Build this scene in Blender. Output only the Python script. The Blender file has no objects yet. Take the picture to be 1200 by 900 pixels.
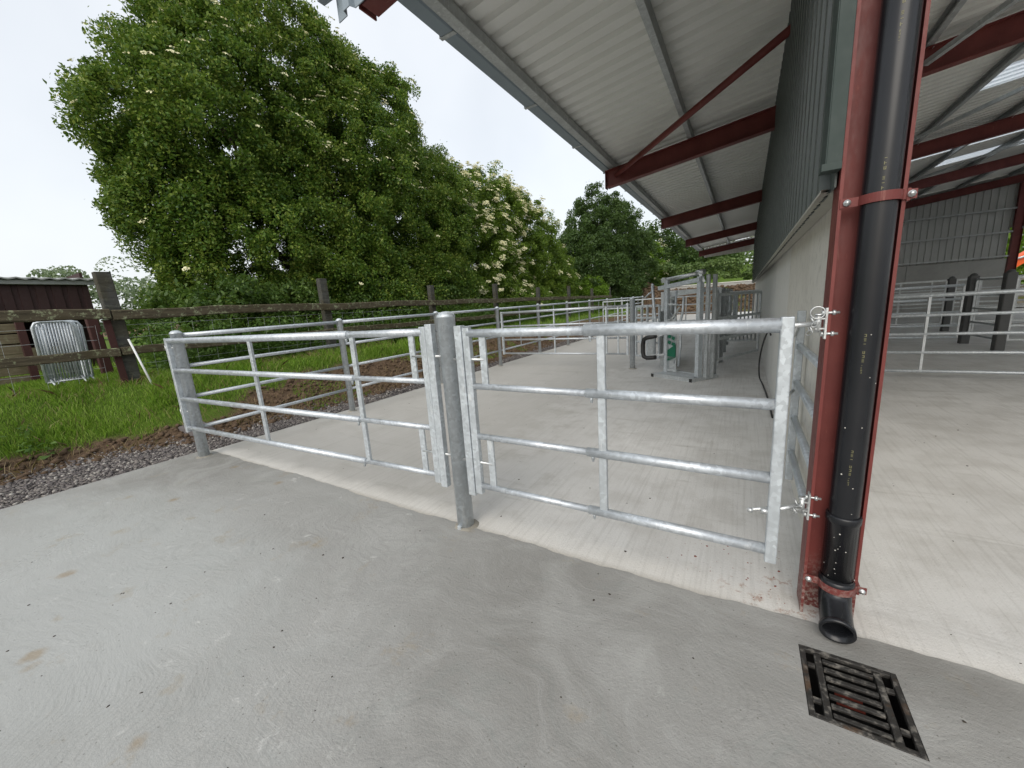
import bpy, math, random
import numpy as np
from mathutils import Vector, Matrix
random.seed(7); rng = np.random.default_rng(7)
S = bpy.context.scene
col = S.collection
PI = math.pi

# ------------------------------------------------------------------ mesh helper
class MB:
    def __init__(self): self.v = []; self.f = []; self.sm = []
    def add(self, vs, fs, smooth=False):
        n = len(self.v); self.v += [tuple(p) for p in vs]
        self.f += [tuple(i + n for i in f) for f in fs]; self.sm += [smooth] * len(fs)
        return self
    def box(self, x0, x1, y0, y1, z0, z1):
        vs = [(x0,y0,z0),(x1,y0,z0),(x1,y1,z0),(x0,y1,z0),(x0,y0,z1),(x1,y0,z1),(x1,y1,z1),(x0,y1,z1)]
        return self.add(vs, [(0,3,2,1),(4,5,6,7),(0,1,5,4),(1,2,6,5),(2,3,7,6),(3,0,4,7)])
    def beam(self, p, q, w, h, up=(0,0,1), ch=0.0):
        """box of width w (side) and height h (along up) from p to q, with optional chamfer"""
        p = Vector(p); q = Vector(q); d = (q - p).normalized(); u = Vector(up)
        s = d.cross(u)
        if s.length < 1e-5: s = d.cross(Vector((1,0,0)))
        s.normalize(); u = s.cross(d).normalized()
        if ch <= 0: prof = [(-w/2,-h/2),(w/2,-h/2),(w/2,h/2),(-w/2,h/2)]
        else:
            a, b = w/2, h/2
            prof = [(-a+ch,-b),(a-ch,-b),(a,-b+ch),(a,b-ch),(a-ch,b),(-a+ch,b),(-a,b-ch),(-a,-b+ch)]
        n = len(prof)
        vs = [p + s*a + u*b for a, b in prof] + [q + s*a + u*b for a, b in prof]
        fs = [(i, (i+1) % n, n + (i+1) % n, n + i) for i in range(n)] + [tuple(range(n-1,-1,-1)), tuple(range(n, 2*n))]
        return self.add(vs, fs)
    def tube(self, p, q, r, n=12, r2=None, cap=True):
        return self.path([p, q], [r, r if r2 is None else r2], n, cap)
    def path(self, pts, rad, n=10, cap=True):
        pts = [Vector(p) for p in pts]
        if not hasattr(rad, '__len__'): rad = [rad] * len(pts)
        vs = []; a = None
        for i, p in enumerate(pts):
            t = (pts[min(i+1, len(pts)-1)] - pts[max(i-1, 0)]).normalized()
            if a is None:
                a = t.orthogonal().normalized()
            a = (a - t * a.dot(t)).normalized(); b = t.cross(a)
            for k in range(n):
                th = 2*PI*k/n
                vs.append(p + (a*math.cos(th) + b*math.sin(th)) * rad[i])
        fs = []
        for i in range(len(pts)-1):
            for k in range(n):
                fs.append((i*n+k, i*n+(k+1)%n, (i+1)*n+(k+1)%n, (i+1)*n+k))
        self.add(vs, fs, True)
        if cap:
            m = len(self.v) - len(vs)
            self.f += [tuple(m + k for k in range(n-1,-1,-1)), tuple(m + (len(pts)-1)*n + k for k in range(n))]; self.sm += [False]*2
        return self
    def lathe(self, c, prof, n=20, axis=(0,0,1)):
        """prof: list of (r, h) along axis"""
        c = Vector(c); ax = Vector(axis).normalized(); a = ax.orthogonal().normalized(); b = ax.cross(a)
        vs = [c + ax*h + (a*math.cos(2*PI*k/n) + b*math.sin(2*PI*k/n))*r for r, h in prof for k in range(n)]
        fs = [(i*n+k, i*n+(k+1)%n, (i+1)*n+(k+1)%n, (i+1)*n+k) for i in range(len(prof)-1) for k in range(n)]
        return self.add(vs, fs, True)
    def sphere(self, c, r, n=10, m=6):
        prof = [(max(1e-4, r*math.sin(PI*i/m)), -r*math.cos(PI*i/m)) for i in range(m+1)]
        return self.lathe(c, prof, n)
    def ibeam(self, p, q, d, w, tf=.011, tw=.008, up=(0,0,1), side=None):
        """I section: depth d along up, flange width w"""
        p = Vector(p); q = Vector(q); t = (q-p).normalized(); u = Vector(up); s = t.cross(u).normalized(); u = s.cross(t).normalized()
        a, b, c = w/2, d/2, tw/2
        pr = [(-a,-b),(a,-b),(a,-b+tf),(c,-b+tf),(c,b-tf),(a,b-tf),(a,b),(-a,b),(-a,b-tf),(-c,b-tf),(-c,-b+tf),(-a,-b+tf)]
        n = 12
        vs = [p + s*x + u*y for x, y in pr] + [q + s*x + u*y for x, y in pr]
        fs = [(i,(i+1)%n,n+(i+1)%n,n+i) for i in range(n)] + [tuple(range(n-1,-1,-1)), tuple(range(n,2*n))]
        return self.add(vs, fs)
    def build(self, name, mat, parent=None, bevel=0):
        o = Vector((0,0,0)) if parent is None else world_loc(parent)
        me = bpy.data.meshes.new(name)
        me.from_pydata([(x-o.x, y-o.y, z-o.z) for x, y, z in self.v], [], self.f)
        me.polygons.foreach_set('use_smooth', self.sm)
        me.materials.append(mat); me.validate(); me.update()
        ob = bpy.data.objects.new(name, me); col.objects.link(ob)
        if parent is not None: ob.parent = parent
        if bevel:
            m = ob.modifiers.new('bevel', 'BEVEL'); m.width = bevel; m.segments = 2; m.limit_method = 'ANGLE'; m.angle_limit = math.radians(40)
        return ob

def world_loc(o):
    v = Vector(o.location); p = o.parent
    while p: v = v + Vector(p.location); p = p.parent
    return v
def npmesh(name, V, F, mat, parent=None, smooth=False):
    """V (n,3) array, F (m,4) array of quads"""
    o = np.zeros(3) if parent is None else np.array(world_loc(parent))
    V = V - o
    me = bpy.data.meshes.new(name); k = F.shape[1]
    me.vertices.add(len(V)); me.vertices.foreach_set('co', V.astype(np.float32).ravel())
    me.loops.add(F.size); me.loops.foreach_set('vertex_index', F.astype(np.int32).ravel())
    me.polygons.add(len(F)); me.polygons.foreach_set('loop_start', np.arange(0, F.size, k, dtype=np.int32))
    me.polygons.foreach_set('loop_total', np.full(len(F), k, dtype=np.int32))
    if smooth: me.polygons.foreach_set('use_smooth', np.ones(len(F), dtype=bool))
    me.update(calc_edges=True); me.materials.append(mat)
    ob = bpy.data.objects.new(name, me); col.objects.link(ob)
    if parent is not None: ob.parent = parent
    return ob
def tag(o, label, cat, group=None, kind=None):
    o['label'] = label; o['category'] = cat
    if group: o['group'] = group
    if kind: o['kind'] = kind
    return o
def thing(name, loc, label, cat, group=None):
    o = bpy.data.objects.new(name, None); o.location = loc; o.empty_display_size = .1; col.objects.link(o)
    return tag(o, label, cat, group)
def struct(o): o['kind'] = 'structure'; return o
def copy_tree(o, parent=None):
    c = o.copy(); col.objects.link(c); c.parent = parent
    for ch in list(o.children): copy_tree(ch, c)
    return c

# ------------------------------------------------------------------ materials
class NT:
    def __init__(self, name):
        self.m = bpy.data.materials.new(name); self.m.use_nodes = True
        self.t = self.m.node_tree; self.n = self.t.nodes; self.b = self.n['Principled BSDF']; self.out = self.n['Material Output']
        self.pos = self.n.new('ShaderNodeNewGeometry').outputs['Position']
    def L(self, a, b): self.t.links.new(a, b)
    def mapping(self, scale=(1,1,1), rot=(0,0,0), src=None):
        m = self.n.new('ShaderNodeMapping'); m.inputs['Scale'].default_value = scale; m.inputs['Rotation'].default_value = rot
        self.L(src or self.pos, m.inputs['Vector']); return m.outputs[0]
    def noise(self, scale, detail=4, rough=.55, dist=0, vec=None):
        x = self.n.new('ShaderNodeTexNoise'); x.inputs['Scale'].default_value = scale; x.inputs['Detail'].default_value = detail
        x.inputs['Roughness'].default_value = rough; x.inputs['Distortion'].default_value = dist
        self.L(vec or self.pos, x.inputs['Vector']); return x.outputs['Fac']
    def vor(self, scale, feat='F1', vec=None, rnd=1):
        x = self.n.new('ShaderNodeTexVoronoi'); x.feature = feat; x.inputs['Scale'].default_value = scale; x.inputs['Randomness'].default_value = rnd
        self.L(vec or self.pos, x.inputs['Vector']); return x
    def ramp(self, fac, stops, interp='LINEAR'):
        r = self.n.new('ShaderNodeValToRGB'); e = r.color_ramp.elements; r.color_ramp.interpolation = interp
        while len(e) < len(stops): e.new(.5)
        for i, (p, c) in enumerate(stops):
            e[i].position = p; e[i].color = (c, c, c, 1) if not hasattr(c, '__len__') else (*c, 1)
        self.L(fac, r.inputs[0]); return r.outputs[0]
    def mix(self, fac, a, b, mode='MIX'):
        m = self.n.new('ShaderNodeMix'); m.data_type = 'RGBA'; m.blend_type = mode
        for s, v in ((m.inputs[0], fac), (m.inputs[6], a), (m.inputs[7], b)):
            if isinstance(v, bpy.types.NodeSocket): self.L(v, s)
            elif hasattr(v, '__len__'): s.default_value = (*v, 1)
            else: s.default_value = v
        return m.outputs[2]
    def math(self, op, a, b=0.0, clamp=False):
        m = self.n.new('ShaderNodeMath'); m.operation = op; m.use_clamp = clamp
        for s, v in ((m.inputs[0], a), (m.inputs[1], b)):
            if isinstance(v, bpy.types.NodeSocket): self.L(v, s)
            else: s.default_value = v
        return m.outputs[0]
    def sep(self):
        s = self.n.new('ShaderNodeSeparateXYZ'); self.L(self.pos, s.inputs[0]); return s.outputs
    def bump(self, h, strength=.3, dist=.01, normal=None):
        b = self.n.new('ShaderNodeBump'); b.inputs['Strength'].default_value = strength; b.inputs['Distance'].default_value = dist
        self.L(h, b.inputs['Height'])
        if normal: self.L(normal, b.inputs['Normal'])
        return b.outputs[0]
    def set(self, color=None, rough=None, metal=None, normal=None, spec=None):
        for k, v in (('Base Color', color), ('Roughness', rough), ('Metallic', metal), ('Normal', normal), ('Specular IOR Level', spec)):
            if v is None: continue
            s = self.b.inputs[k]
            if isinstance(v, bpy.types.NodeSocket): self.L(v, s)
            elif hasattr(v, '__len__'): s.default_value = (*v, 1)
            else: s.default_value = v
        return self.m

def simple(name, c, rough=.6, metal=0, var=.25, scale=9, bump=.15, spec=.5, bscale=60, bdist=.004):
    t = NT(name); n = t.noise(scale, 5, .6); n2 = t.noise(scale*7, 3, .6)
    d = tuple(x*(1-var) for x in c); l = tuple(min(1, x*(1+var)) for x in c)
    cc = t.mix(t.math('MULTIPLY', t.math('ADD', n, n2), .5), d, l)
    return t.set(cc, t.ramp(n2, [(.3, max(.02, rough-.1)), (.7, min(1, rough+.1))]), metal, t.bump(t.noise(bscale, 4, .6), bump, bdist), spec)

def mat_galv(name='galvanised', base=(.56,.60,.62), metal=.55, rough=.42):
    t = NT(name)
    v = t.vor(55, 'F1'); sp = t.n.new('ShaderNodeSeparateColor'); t.L(v.outputs['Color'], sp.inputs[0])
    n = t.noise(6, 5, .65); n2 = t.noise(140, 3, .6); n3 = t.noise(22, 4, .7, vec=t.mapping((1,1,.25)))
    c = t.mix(sp.outputs[0], tuple(x*.84 for x in base), tuple(min(1,x*1.14) for x in base))
    c = t.mix(t.ramp(n, [(.42,0),(.7,1)]), c, tuple(x*.8 for x in base))
    c = t.mix(t.ramp(n3, [(.60,0),(.72,.6)]), c, (.78,.80,.80))
    c = t.mix(t.ramp(n2, [(.70,0),(.80,.12)]), c, (.40,.41,.42))
    r = t.ramp(t.math('ADD', t.math('MULTIPLY', sp.outputs[0], .5), t.math('MULTIPLY', n2, .5)), [(.2, rough-.1), (.8, rough+.14)])
    h = t.math('ADD', t.math('MULTIPLY', n2, .5), t.noise(35, 4, .6))
    return t.set(c, r, metal, t.bump(h, .35, .0025))

def mat_slab():   # smooth trowelled front slab
    t = NT('trowelled_concrete')
    big = t.noise(.55, 4, .55, .6); mid = t.noise(2.2, 6, .62, .9); fine = t.noise(90, 4, .7); sand = t.noise(420, 2, .6)
    # swirling float marks: stretched noise over a distorted field
    dn = t.n.new('ShaderNodeTexNoise'); dn.inputs['Scale'].default_value = .75; dn.inputs['Detail'].default_value = 3; t.L(t.pos, dn.inputs['Vector'])
    vm = t.n.new('ShaderNodeVectorMath'); vm.operation = 'MULTIPLY_ADD'; t.L(dn.outputs['Color'], vm.inputs[0]); vm.inputs[1].default_value = (2.0,2.0,0); t.L(t.pos, vm.inputs[2])
    sw = t.n.new('ShaderNodeTexWave'); sw.wave_type = 'BANDS'; sw.inputs['Scale'].default_value = 5.5; sw.inputs['Distortion'].default_value = 5; sw.inputs['Detail'].default_value = 5
    sw.inputs['Detail Scale'].default_value = 1.6; sw.inputs['Detail Roughness'].default_value = .65; t.L(vm.outputs[0], sw.inputs['Vector'])
    st = t.noise(4.5, 8, .78, .5, vec=t.mapping((.5,2.2,1), (0,0,.6), vm.outputs[0]))
    c = t.mix(t.ramp(big, [(.32,0),(.62,1)]), (.215,.208,.190), (.335,.332,.315))
    c = t.mix(t.math('MULTIPLY', t.ramp(mid, [(.48,0),(.72,1)]), .6), c, (.40,.398,.378))
    c = t.mix(t.math('MULTIPLY', t.ramp(st, [(.50,0),(.72,1)]), .30), c, (.46,.46,.445))
    c = t.mix(t.math('MULTIPLY', t.ramp(st, [(.25,1),(.45,0)]), .35), c, (.19,.23,.215))
    c = t.mix(t.math('MULTIPLY', t.math('SUBTRACT', 1.0, sw.outputs['Fac']), .0), c, (.17,.17,.16))
    x0_, y0_, z0_ = t.sep()
    pd = t.math('ADD', t.math('POWER', t.math('MULTIPLY', t.math('ADD', x0_, 3.6), .42), 2.0), t.math('POWER', t.math('MULTIPLY', t.math('SUBTRACT', y0_, .25), .85), 2.0))
    sky_sheen = t.ramp(t.math('ADD', pd, t.math('MULTIPLY', t.math('SUBTRACT', mid, .5), 1.5)), [(.25,1),(1.0,0)])
    c = t.mix(t.math('MULTIPLY', sky_sheen, .45), c, (.47,.49,.475))  # sheen of the sky on the smooth left side, painted as paler colour
    arc = t.n.new('ShaderNodeTexWave'); arc.wave_type = 'RINGS'; arc.rings_direction = 'Z'; arc.inputs['Scale'].default_value = 9; arc.inputs['Distortion'].default_value = 2.5; arc.inputs['Detail'].default_value = 4; arc.inputs['Detail Scale'].default_value = 2.0
    am = t.n.new('ShaderNodeMapping'); am.inputs['Location'].default_value = (2.3,-.1,0); t.L(vm.outputs[0], am.inputs['Vector']); t.L(am.outputs[0], arc.inputs['Vector'])
    am2 = t.ramp(t.noise(1.1, 3, .5), [(.48,0),(.60,1)])
    c = t.mix(t.math('MULTIPLY', t.math('MULTIPLY', t.ramp(arc.outputs['Fac'], [(.0,1),(.35,0)]), am2), .16), c, (.16,.16,.15))
    # rusty / earthy stains, pale efflorescence, specks
    rs = t.noise(3.4, 5, .7); c = t.mix(t.math('MULTIPLY', t.ramp(rs, [(.60,0),(.74,1)]), .55), c, (.30,.235,.14))
    sv = t.vor(2.1); sn = t.math('ADD', sv.outputs['Distance'], t.math('MULTIPLY', t.noise(13, 5, .7), .16))
    c = t.mix(t.math('MULTIPLY', t.ramp(sn, [(.13,1),(.20,0)]), .6), c, (.27,.19,.095))
    pv = t.vor(24); c = t.mix(t.math('MULTIPLY', t.ramp(pv.outputs['Distance'], [(.05,1),(.10,0)]), .65), c, (.09,.08,.065))
    ef = t.noise(7.5, 5, .75, .4); c = t.mix(t.math('MULTIPLY', t.ramp(ef, [(.62,0),(.72,1)]), t.ramp(big, [(.5,0),(.6,.7)])), c, (.62,.62,.59))
    c = t.mix(t.math('MULTIPLY', t.ramp(fine, [(.30,1),(.42,0)]), .35), c, (.16,.16,.15))
    c = t.mix(t.math('MULTIPLY', t.ramp(sand, [(.58,0),(.75,1)]), .25), c, (.52,.52,.5))
    # damp darker patch where the pipe empties at the grate
    x, y, z = t.sep()
    d2 = t.math('ADD', t.math('POWER', t.math('MULTIPLY', t.math('SUBTRACT', x, .62), 1.5), 2.0), t.math('POWER', t.math('MULTIPLY', t.math('SUBTRACT', y, 1.80), 3.6), 2.0))
    dm = t.math('MULTIPLY', t.ramp(t.math('ADD', d2, t.math('MULTIPLY', t.noise(6, 4, .6), .5)), [(.25,1),(.62,0)]), .5)
    c = t.mix(dm, c, (.17,.165,.15))
    r = t.math('SUBTRACT', t.ramp(t.math('ADD', t.math('MULTIPLY', big, .6), t.math('MULTIPLY', mid, .4)), [(.38,.66),(.62,.42)]), t.math('MULTIPLY', sky_sheen, .16))
    h = t.math('ADD', t.math('ADD', t.math('MULTIPLY', st, .9), t.math('MULTIPLY', fine, .9)), t.math('ADD', t.math('MULTIPLY', sw.outputs['Fac'], .0), t.math('MULTIPLY', sand, .25)))
    vm2 = t.n.new('ShaderNodeVectorMath'); vm2.operation = 'MULTIPLY_ADD'; t.L(dn.outputs['Color'], vm2.inputs[0]); vm2.inputs[1].default_value = (.7,.7,0); t.L(t.pos, vm2.inputs[2])
    hair = t.noise(5.5, 5, .75, .3, vec=t.mapping((1,9,1), (0,0,.75), vm2.outputs[0]))
    c = t.mix(t.math('MULTIPLY', t.ramp(hair, [(.3,1),(.48,0)]), .13), c, (.15,.145,.13)); c = t.mix(t.math('MULTIPLY', t.ramp(hair, [(.56,0),(.72,1)]), .12), c, (.50,.50,.48))
    h = t.math('ADD', h, t.math('MULTIPLY', hair, .5))
    h = t.math('MULTIPLY', h, t.math('SUBTRACT', 1.0, t.math('MULTIPLY', sky_sheen, .6)))
    return t.set(c, r, 0, t.bump(h, .42, .012))

def mat_lane():   # lighter, rougher concrete of the lane and shed floor
    t = NT('brushed_concrete')
    big = t.noise(.5, 5, .6, .4); mid = t.noise(3, 6, .65); fine = t.noise(70, 5, .75); sand = t.noise(300, 3, .7)
    br = t.noise(1.0, 4, .65, vec=t.mapping((42, 1.1, 1), (0,0,.03)))
    x, y, z = t.sep()
    c = t.mix(t.ramp(big, [(.35,0),(.65,1)]), (.58,.575,.555), (.70,.695,.675))
    c = t.mix(t.math('MULTIPLY', t.ramp(mid, [(.38,1),(.55,0)]), .4), c, (.43,.415,.385))
    # damp browner zone left of the lane, tyre and hoof dirt
    dl = t.math('MULTIPLY', t.ramp(t.math('ADD', t.math('MULTIPLY', x, -.22), t.math('MULTIPLY', mid, .9)), [(.72,0),(1.05,1)]), .7)
    c = t.mix(dl, c, (.36,.345,.31))
    ln = t.noise(1.2, 5, .7, .5, vec=t.mapping((.55,3.2,1)))
    c = t.mix(t.math('MULTIPLY', t.ramp(ln, [(.58,0),(.72,1)]), .38), c, (.27,.255,.22))
    # cement paste splashed along the joint with the front slab
    e = t.math('ADD', y, t.math('MULTIPLY', t.noise(3.6, 6, .65), .30))
    c = t.mix(t.math('MULTIPLY', t.ramp(t.math('SUBTRACT', e, 2.0), [(.12,1),(.30,0)]), .7), c, (.70,.68,.635))
    c = t.mix(t.math('MULTIPLY', t.ramp(t.math('SUBTRACT', y, 1.9), [(.0,1),(.07,0)]), .6), c, (.33,.29,.22))
    rz = t.noise(14, 5, .75); dcol = t.math('ADD', t.math('POWER', t.math('MULTIPLY', t.math('SUBTRACT', x, .2), 3.4), 2.0), t.math('POWER', t.math('MULTIPLY', t.math('SUBTRACT', y, 2.08), 5.5), 2.0))
    c = t.mix(t.math('MULTIPLY', t.ramp(dcol, [(.4,1),(1.0,0)]), t.ramp(rz, [(.54,0),(.62,.6)])), c, (.30,.13,.06))
    c = t.mix(t.math('MULTIPLY', t.ramp(fine, [(.30,1),(.40,0)]), .55), c, (.16,.15,.13))
    c = t.mix(t.math('MULTIPLY', t.ramp(sand, [(.6,0),(.75,1)]), .3), c, (.70,.69,.66))
    c = t.mix(t.math('MULTIPLY', t.math('ADD', t.ramp(br, [(.35,1),(.5,0)]), 0.0), t.math('ADD', .10, t.math('MULTIPLY', t.ramp(y, [(.0,1),(1.0,1)]), .08))), c, (.25,.24,.21))
    h = t.math('ADD', t.math('ADD', t.math('MULTIPLY', fine, .9), t.math('MULTIPLY', sand, .3)), t.math('MULTIPLY', br, .7))
    return t.set(c, t.ramp(mid, [(.3,.62),(.7,.85)]), 0, t.bump(h, .55, .01))

def mat_panel(name, a, b, mott=.4):
    t = NT(name); n = t.noise(1.2, 5, .6); m = t.noise(11, 6, .75); f = t.noise(120, 3, .7)
    c = t.mix(t.ramp(n, [(.35,0),(.65,1)]), a, b)
    c = t.mix(t.math('MULTIPLY', t.ramp(m, [(.50,0),(.66,1)]), mott), c, tuple(x*.55 for x in a))
    s = t.noise(2.5, 4, .6, vec=t.mapping((1,6,.5))); c = t.mix(t.math('MULTIPLY', t.ramp(s, [(.55,0),(.7,1)]), .22), c, tuple(x*.62 for x in a))
    pin = t.vor(38); c = t.mix(t.math('MULTIPLY', t.ramp(pin.outputs['Distance'], [(.06,1),(.1,0)]), .5), c, (.16,.15,.13))
    return t.set(c, .8, 0, t.bump(t.math('ADD', f, m), .25, .006))

def leafmat(name, cols, trans=.35, nscale=1.3, rough=.5):
    t = NT(name)
    g = t.n.new('ShaderNodeNewGeometry'); rp = g.outputs['Random Per Island']
    n = t.noise(nscale, 3, .6)
    f = t.math('ADD', t.math('MULTIPLY', rp, .55), t.math('MULTIPLY', n, .55))
    k = len(cols); c = t.ramp(f, [(.15 + .7*i/(k-1), cols[i]) for i in range(k)])
    t.set(c, rough, 0, None, .35)
    tr = t.n.new('ShaderNodeBsdfTranslucent'); t.L(t.mix(.5, c, (.16,.26,.03)), tr.inputs['Color'])
    mx = t.n.new('ShaderNodeMixShader'); mx.inputs[0].default_value = trans
    t.L(t.b.outputs[0], mx.inputs[1]); t.L(tr.outputs[0], mx.inputs[2]); t.L(mx.outputs[0], t.out.inputs['Surface'])
    return t.m

def mat_ground():
    t = NT('bank_soil')
    n = t.noise(2.2, 6, .7); m = t.noise(16, 6, .75); f = t.noise(90, 4, .75)
    c = t.mix(t.ramp(m, [(.3,0),(.7,1)]), (.075,.050,.032), (.20,.135,.085))
    c = t.mix(t.math('MULTIPLY', t.ramp(n, [(.55,0),(.68,1)]), .7), c, (.07,.10,.02))
    at = t.n.new('ShaderNodeAttribute'); at.attribute_name = 'grass'; 
    g = t.mix(t.ramp(m, [(.3,0),(.7,1)]), (.06,.11,.012), (.12,.19,.025))
    c = t.mix(at.outputs['Fac'], c, g)
    at2 = t.n.new('ShaderNodeAttribute'); at2.attribute_name = 'gravel'
    v = t.vor(26); gc = t.mix(t.ramp(v.outputs['Distance'], [(.1,0),(.6,1)]), (.16,.15,.145), (.05,.045,.045))
    c = t.mix(at2.outputs['Fac'], c, gc)
    return t.set(c, .95, 0, t.bump(t.math('ADD', m, t.math('MULTIPLY', f, .5)), .9, .05), .2)

def mat_wood(name, a, b, lichen=.4):
    t = NT(name); n = t.noise(3, 5, .7, .5, vec=t.mapping((9,1,9))); l = t.noise(14, 6, .75); v = t.noise(3, 3, .5)
    c = t.mix(t.ramp(n, [(.3,0),(.7,1)]), a, b)
    c = t.mix(t.math('MULTIPLY', t.ramp(l, [(.54,0),(.62,1)]), lichen), c, (.30,.33,.20))
    c = t.mix(t.math('MULTIPLY', t.ramp(v, [(.5,0),(.6,1)]), .4), c, (.055,.045,.02))
    return t.set(c, .9, 0, t.bump(t.math('ADD', n, l), .6, .01), .2)

def mat_sheet(name, c, rough=.5, dirt=.25, spec=.5):
    t = NT(name); n = t.noise(1.4, 5, .65); m = t.noise(14, 5, .7)
    cc = t.mix(t.math('MULTIPLY', t.ramp(n, [(.4,0),(.7,1)]), dirt), c, tuple(x*.6 for x in c))
    cc = t.mix(t.math('MULTIPLY', t.ramp(m, [(.6,0),(.75,1)]), dirt), cc, tuple(min(1, x*1.35) for x in c))
    return t.set(cc, t.ramp(m, [(.3, rough-.08), (.7, rough+.12)]), 0, t.bump(m, .06, .004), spec)

M = {}
M['galv'] = mat_galv(base=(.56,.605,.635), metal=.45)
M['galv_old'] = mat_galv('weathered_galvanised', (.54,.57,.58), .5, .45)
M['galv_bright'] = mat_galv('zinc_plated', (.62,.64,.64), .7, .36)
M['galv_tube'] = mat_galv('tube_galvanised', (.56,.60,.635), .5, .38)
M['slab'] = mat_slab(); M['lane'] = mat_lane()
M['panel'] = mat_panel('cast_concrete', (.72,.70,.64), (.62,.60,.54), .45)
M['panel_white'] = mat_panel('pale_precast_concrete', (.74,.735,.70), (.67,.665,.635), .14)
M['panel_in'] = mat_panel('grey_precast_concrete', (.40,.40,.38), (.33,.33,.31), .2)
def mat_red():
    t = NT('red_oxide_paint'); n = t.noise(4, 5, .6); m = t.noise(45, 4, .7, vec=t.mapping((1,1,.35)))
    c = t.mix(t.ramp(n, [(.3,0),(.7,1)]), (.120,.025,.022), (.180,.040,.034))
    c = t.mix(t.math('MULTIPLY', t.ramp(m, [(.62,0),(.74,1)]), .35), c, (.33,.14,.11))
    c = t.mix(t.math('MULTIPLY', t.ramp(m, [(.24,1),(.36,0)]), .4), c, (.12,.022,.018))
    x, y, z = t.sep(); sp = t.noise(60, 4, .75)
    low = t.ramp(z, [(.0,1),(.30,0)]); c = t.mix(t.math('MULTIPLY', t.math('MULTIPLY', low, t.ramp(sp, [(.46,0),(.60,1)])), .75), c, (.40,.37,.33))
    sc = t.noise(9, 5, .8, 1.0, vec=t.mapping((1,1,.12))); c = t.mix(t.math('MULTIPLY', t.ramp(sc, [(.62,0),(.70,1)]), .4), c, (.33,.15,.12))
    return t.set(c, t.ramp(m, [(.3,.42),(.7,.66)]), 0, t.bump(m, .12, .004), .4)
M['red'] = mat_red()
def mat_pvc():
    t = NT('black_plastic'); n = t.noise(7, 4, .6)
    return t.set(t.mix(n, (.009,.010,.012), (.016,.017,.020)), .27, 0, None, .42)
M['pvc'] = mat_pvc()
M['print'] = simple('faded_yellow_print', (.17,.16,.075), .5, 0, .3, 90, .0)
M['grout'] = mat_panel('grout', (.24,.225,.19), (.36,.34,.29), .4)
M['splash'] = simple('cement_splash', (.62,.60,.55), .8, 0, .1)
M['black'] = simple('black_rubber', (.02,.02,.02), .5, 0, .3)
M['iron'] = None
def mat_iron():
    t = NT('cast_iron_cement_smeared'); n = t.noise(30, 5, .65); m = t.noise(9, 4, .6)
    c = t.mix(t.ramp(n, [(.52,0),(.66,1)]), (.038,.036,.033), (.20,.185,.16))
    c = t.mix(t.ramp(m, [(.60,0),(.68,.8)]), c, (.10,.06,.035))
    return t.set(c, t.ramp(n, [(.45,.35),(.6,.85)]), .2, t.bump(n, .6, .006))
M['iron'] = mat_iron()
M['pit'] = simple('pit_shade', (.007,.0065,.006), .6, 0, .5, 20, .6)  # shade inside the pit is put into this near-black colour
M['redbar'] = simple('rust_red_smear', (.22,.045,.03), .7, 0, .4, 40, .4)
M['clad'] = mat_sheet('green_grey_cladding', (.068,.082,.078), .42, .3)
M['trim'] = mat_sheet('dark_green_flashing', (.040,.056,.051), .6, .2, .3)
M['drip'] = mat_sheet('pale_drip_strip', (.42,.41,.36), .7, .3)
M['sheet_in'] = mat_sheet('grey_sheet_lining', (.46,.47,.45), .6, .25)
M['roof'] = mat_sheet('pale_sheet_underside', (.78,.78,.74), .5, .12)
M['gutter'] = mat_sheet('blue_grey_gutter', (.24,.29,.33), .4, .3)
M['purlin'] = mat_galv('purlin_galvanised', (.48,.50,.50), .35, .5)
def mat_rooflight():
    t = NT('translucent_rooflight'); tr = t.n.new('ShaderNodeBsdfTranslucent'); tr.inputs['Color'].default_value = (.9,.93,.95,1)
    n = t.noise(5, 3); t.set(t.mix(n, (.7,.73,.75), (.85,.87,.88)), .4)
    mx = t.n.new('ShaderNodeMixShader'); mx.inputs[0].default_value = .85
    t.L(t.b.outputs[0], mx.inputs[1]); t.L(tr.outputs[0], mx.inputs[2]); t.L(mx.outputs[0], t.out.inputs['Surface']); return t.m
M['rooflight'] = mat_rooflight()
M['ground'] = mat_ground()
M['wood'] = mat_wood('weathered_rail_wood', (.045,.038,.025), (.12,.10,.065), .8)
M['sleeper'] = mat_wood('dark_sleeper_wood', (.035,.035,.032), (.10,.10,.088), .12)
M['board'] = mat_wood('mossy_boards', (.13,.105,.065), (.20,.17,.11), .25)
M['paleboard'] = mat_wood('pale_boards', (.42,.36,.27), (.52,.46,.36), .05)
M['redold'] = simple('old_red_paint', (.050,.016,.013), .85, 0, .4, 14, .4)
M['shedred'] = mat_sheet('brown_red_cladding', (.042,.017,.016), .7, .4)
M['shedroof'] = mat_sheet('grey_roof_sheet', (.34,.35,.34), .7, .4)
M['bark'] = simple('bark', (.07,.055,.04), .95, 0, .4, 12, .9, .2, 25, .03)
M['green'] = simple('green_paint', (.006,.12,.065), .45, 0, .2)
M['orange'] = simple('orange_paint', (.85,.13,.02), .45, 0, .1)
M['inpost'] = simple('dull_grey_post', (.085,.088,.088), .6, .2, .25, 12)
M['white'] = simple('white_plastic', (.75,.76,.76), .4, 0, .1)
M['stone'] = None
def mat_stone():
    t = NT('crushed_stone'); g = t.n.new('ShaderNodeNewGeometry')
    c = t.ramp(g.outputs['Random Per Island'], [(0,(.07,.064,.066)),(.45,(.15,.135,.135)),(.85,(.24,.22,.20)),(1,(.52,.50,.46))])
    c = t.mix(t.math('MULTIPLY', t.noise(60,4,.7), .5), c, (.07,.055,.045)); return t.set(c, .85, 0, t.bump(t.noise(150,3,.7), .4, .004))
M['stone'] = mat_stone()
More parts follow.
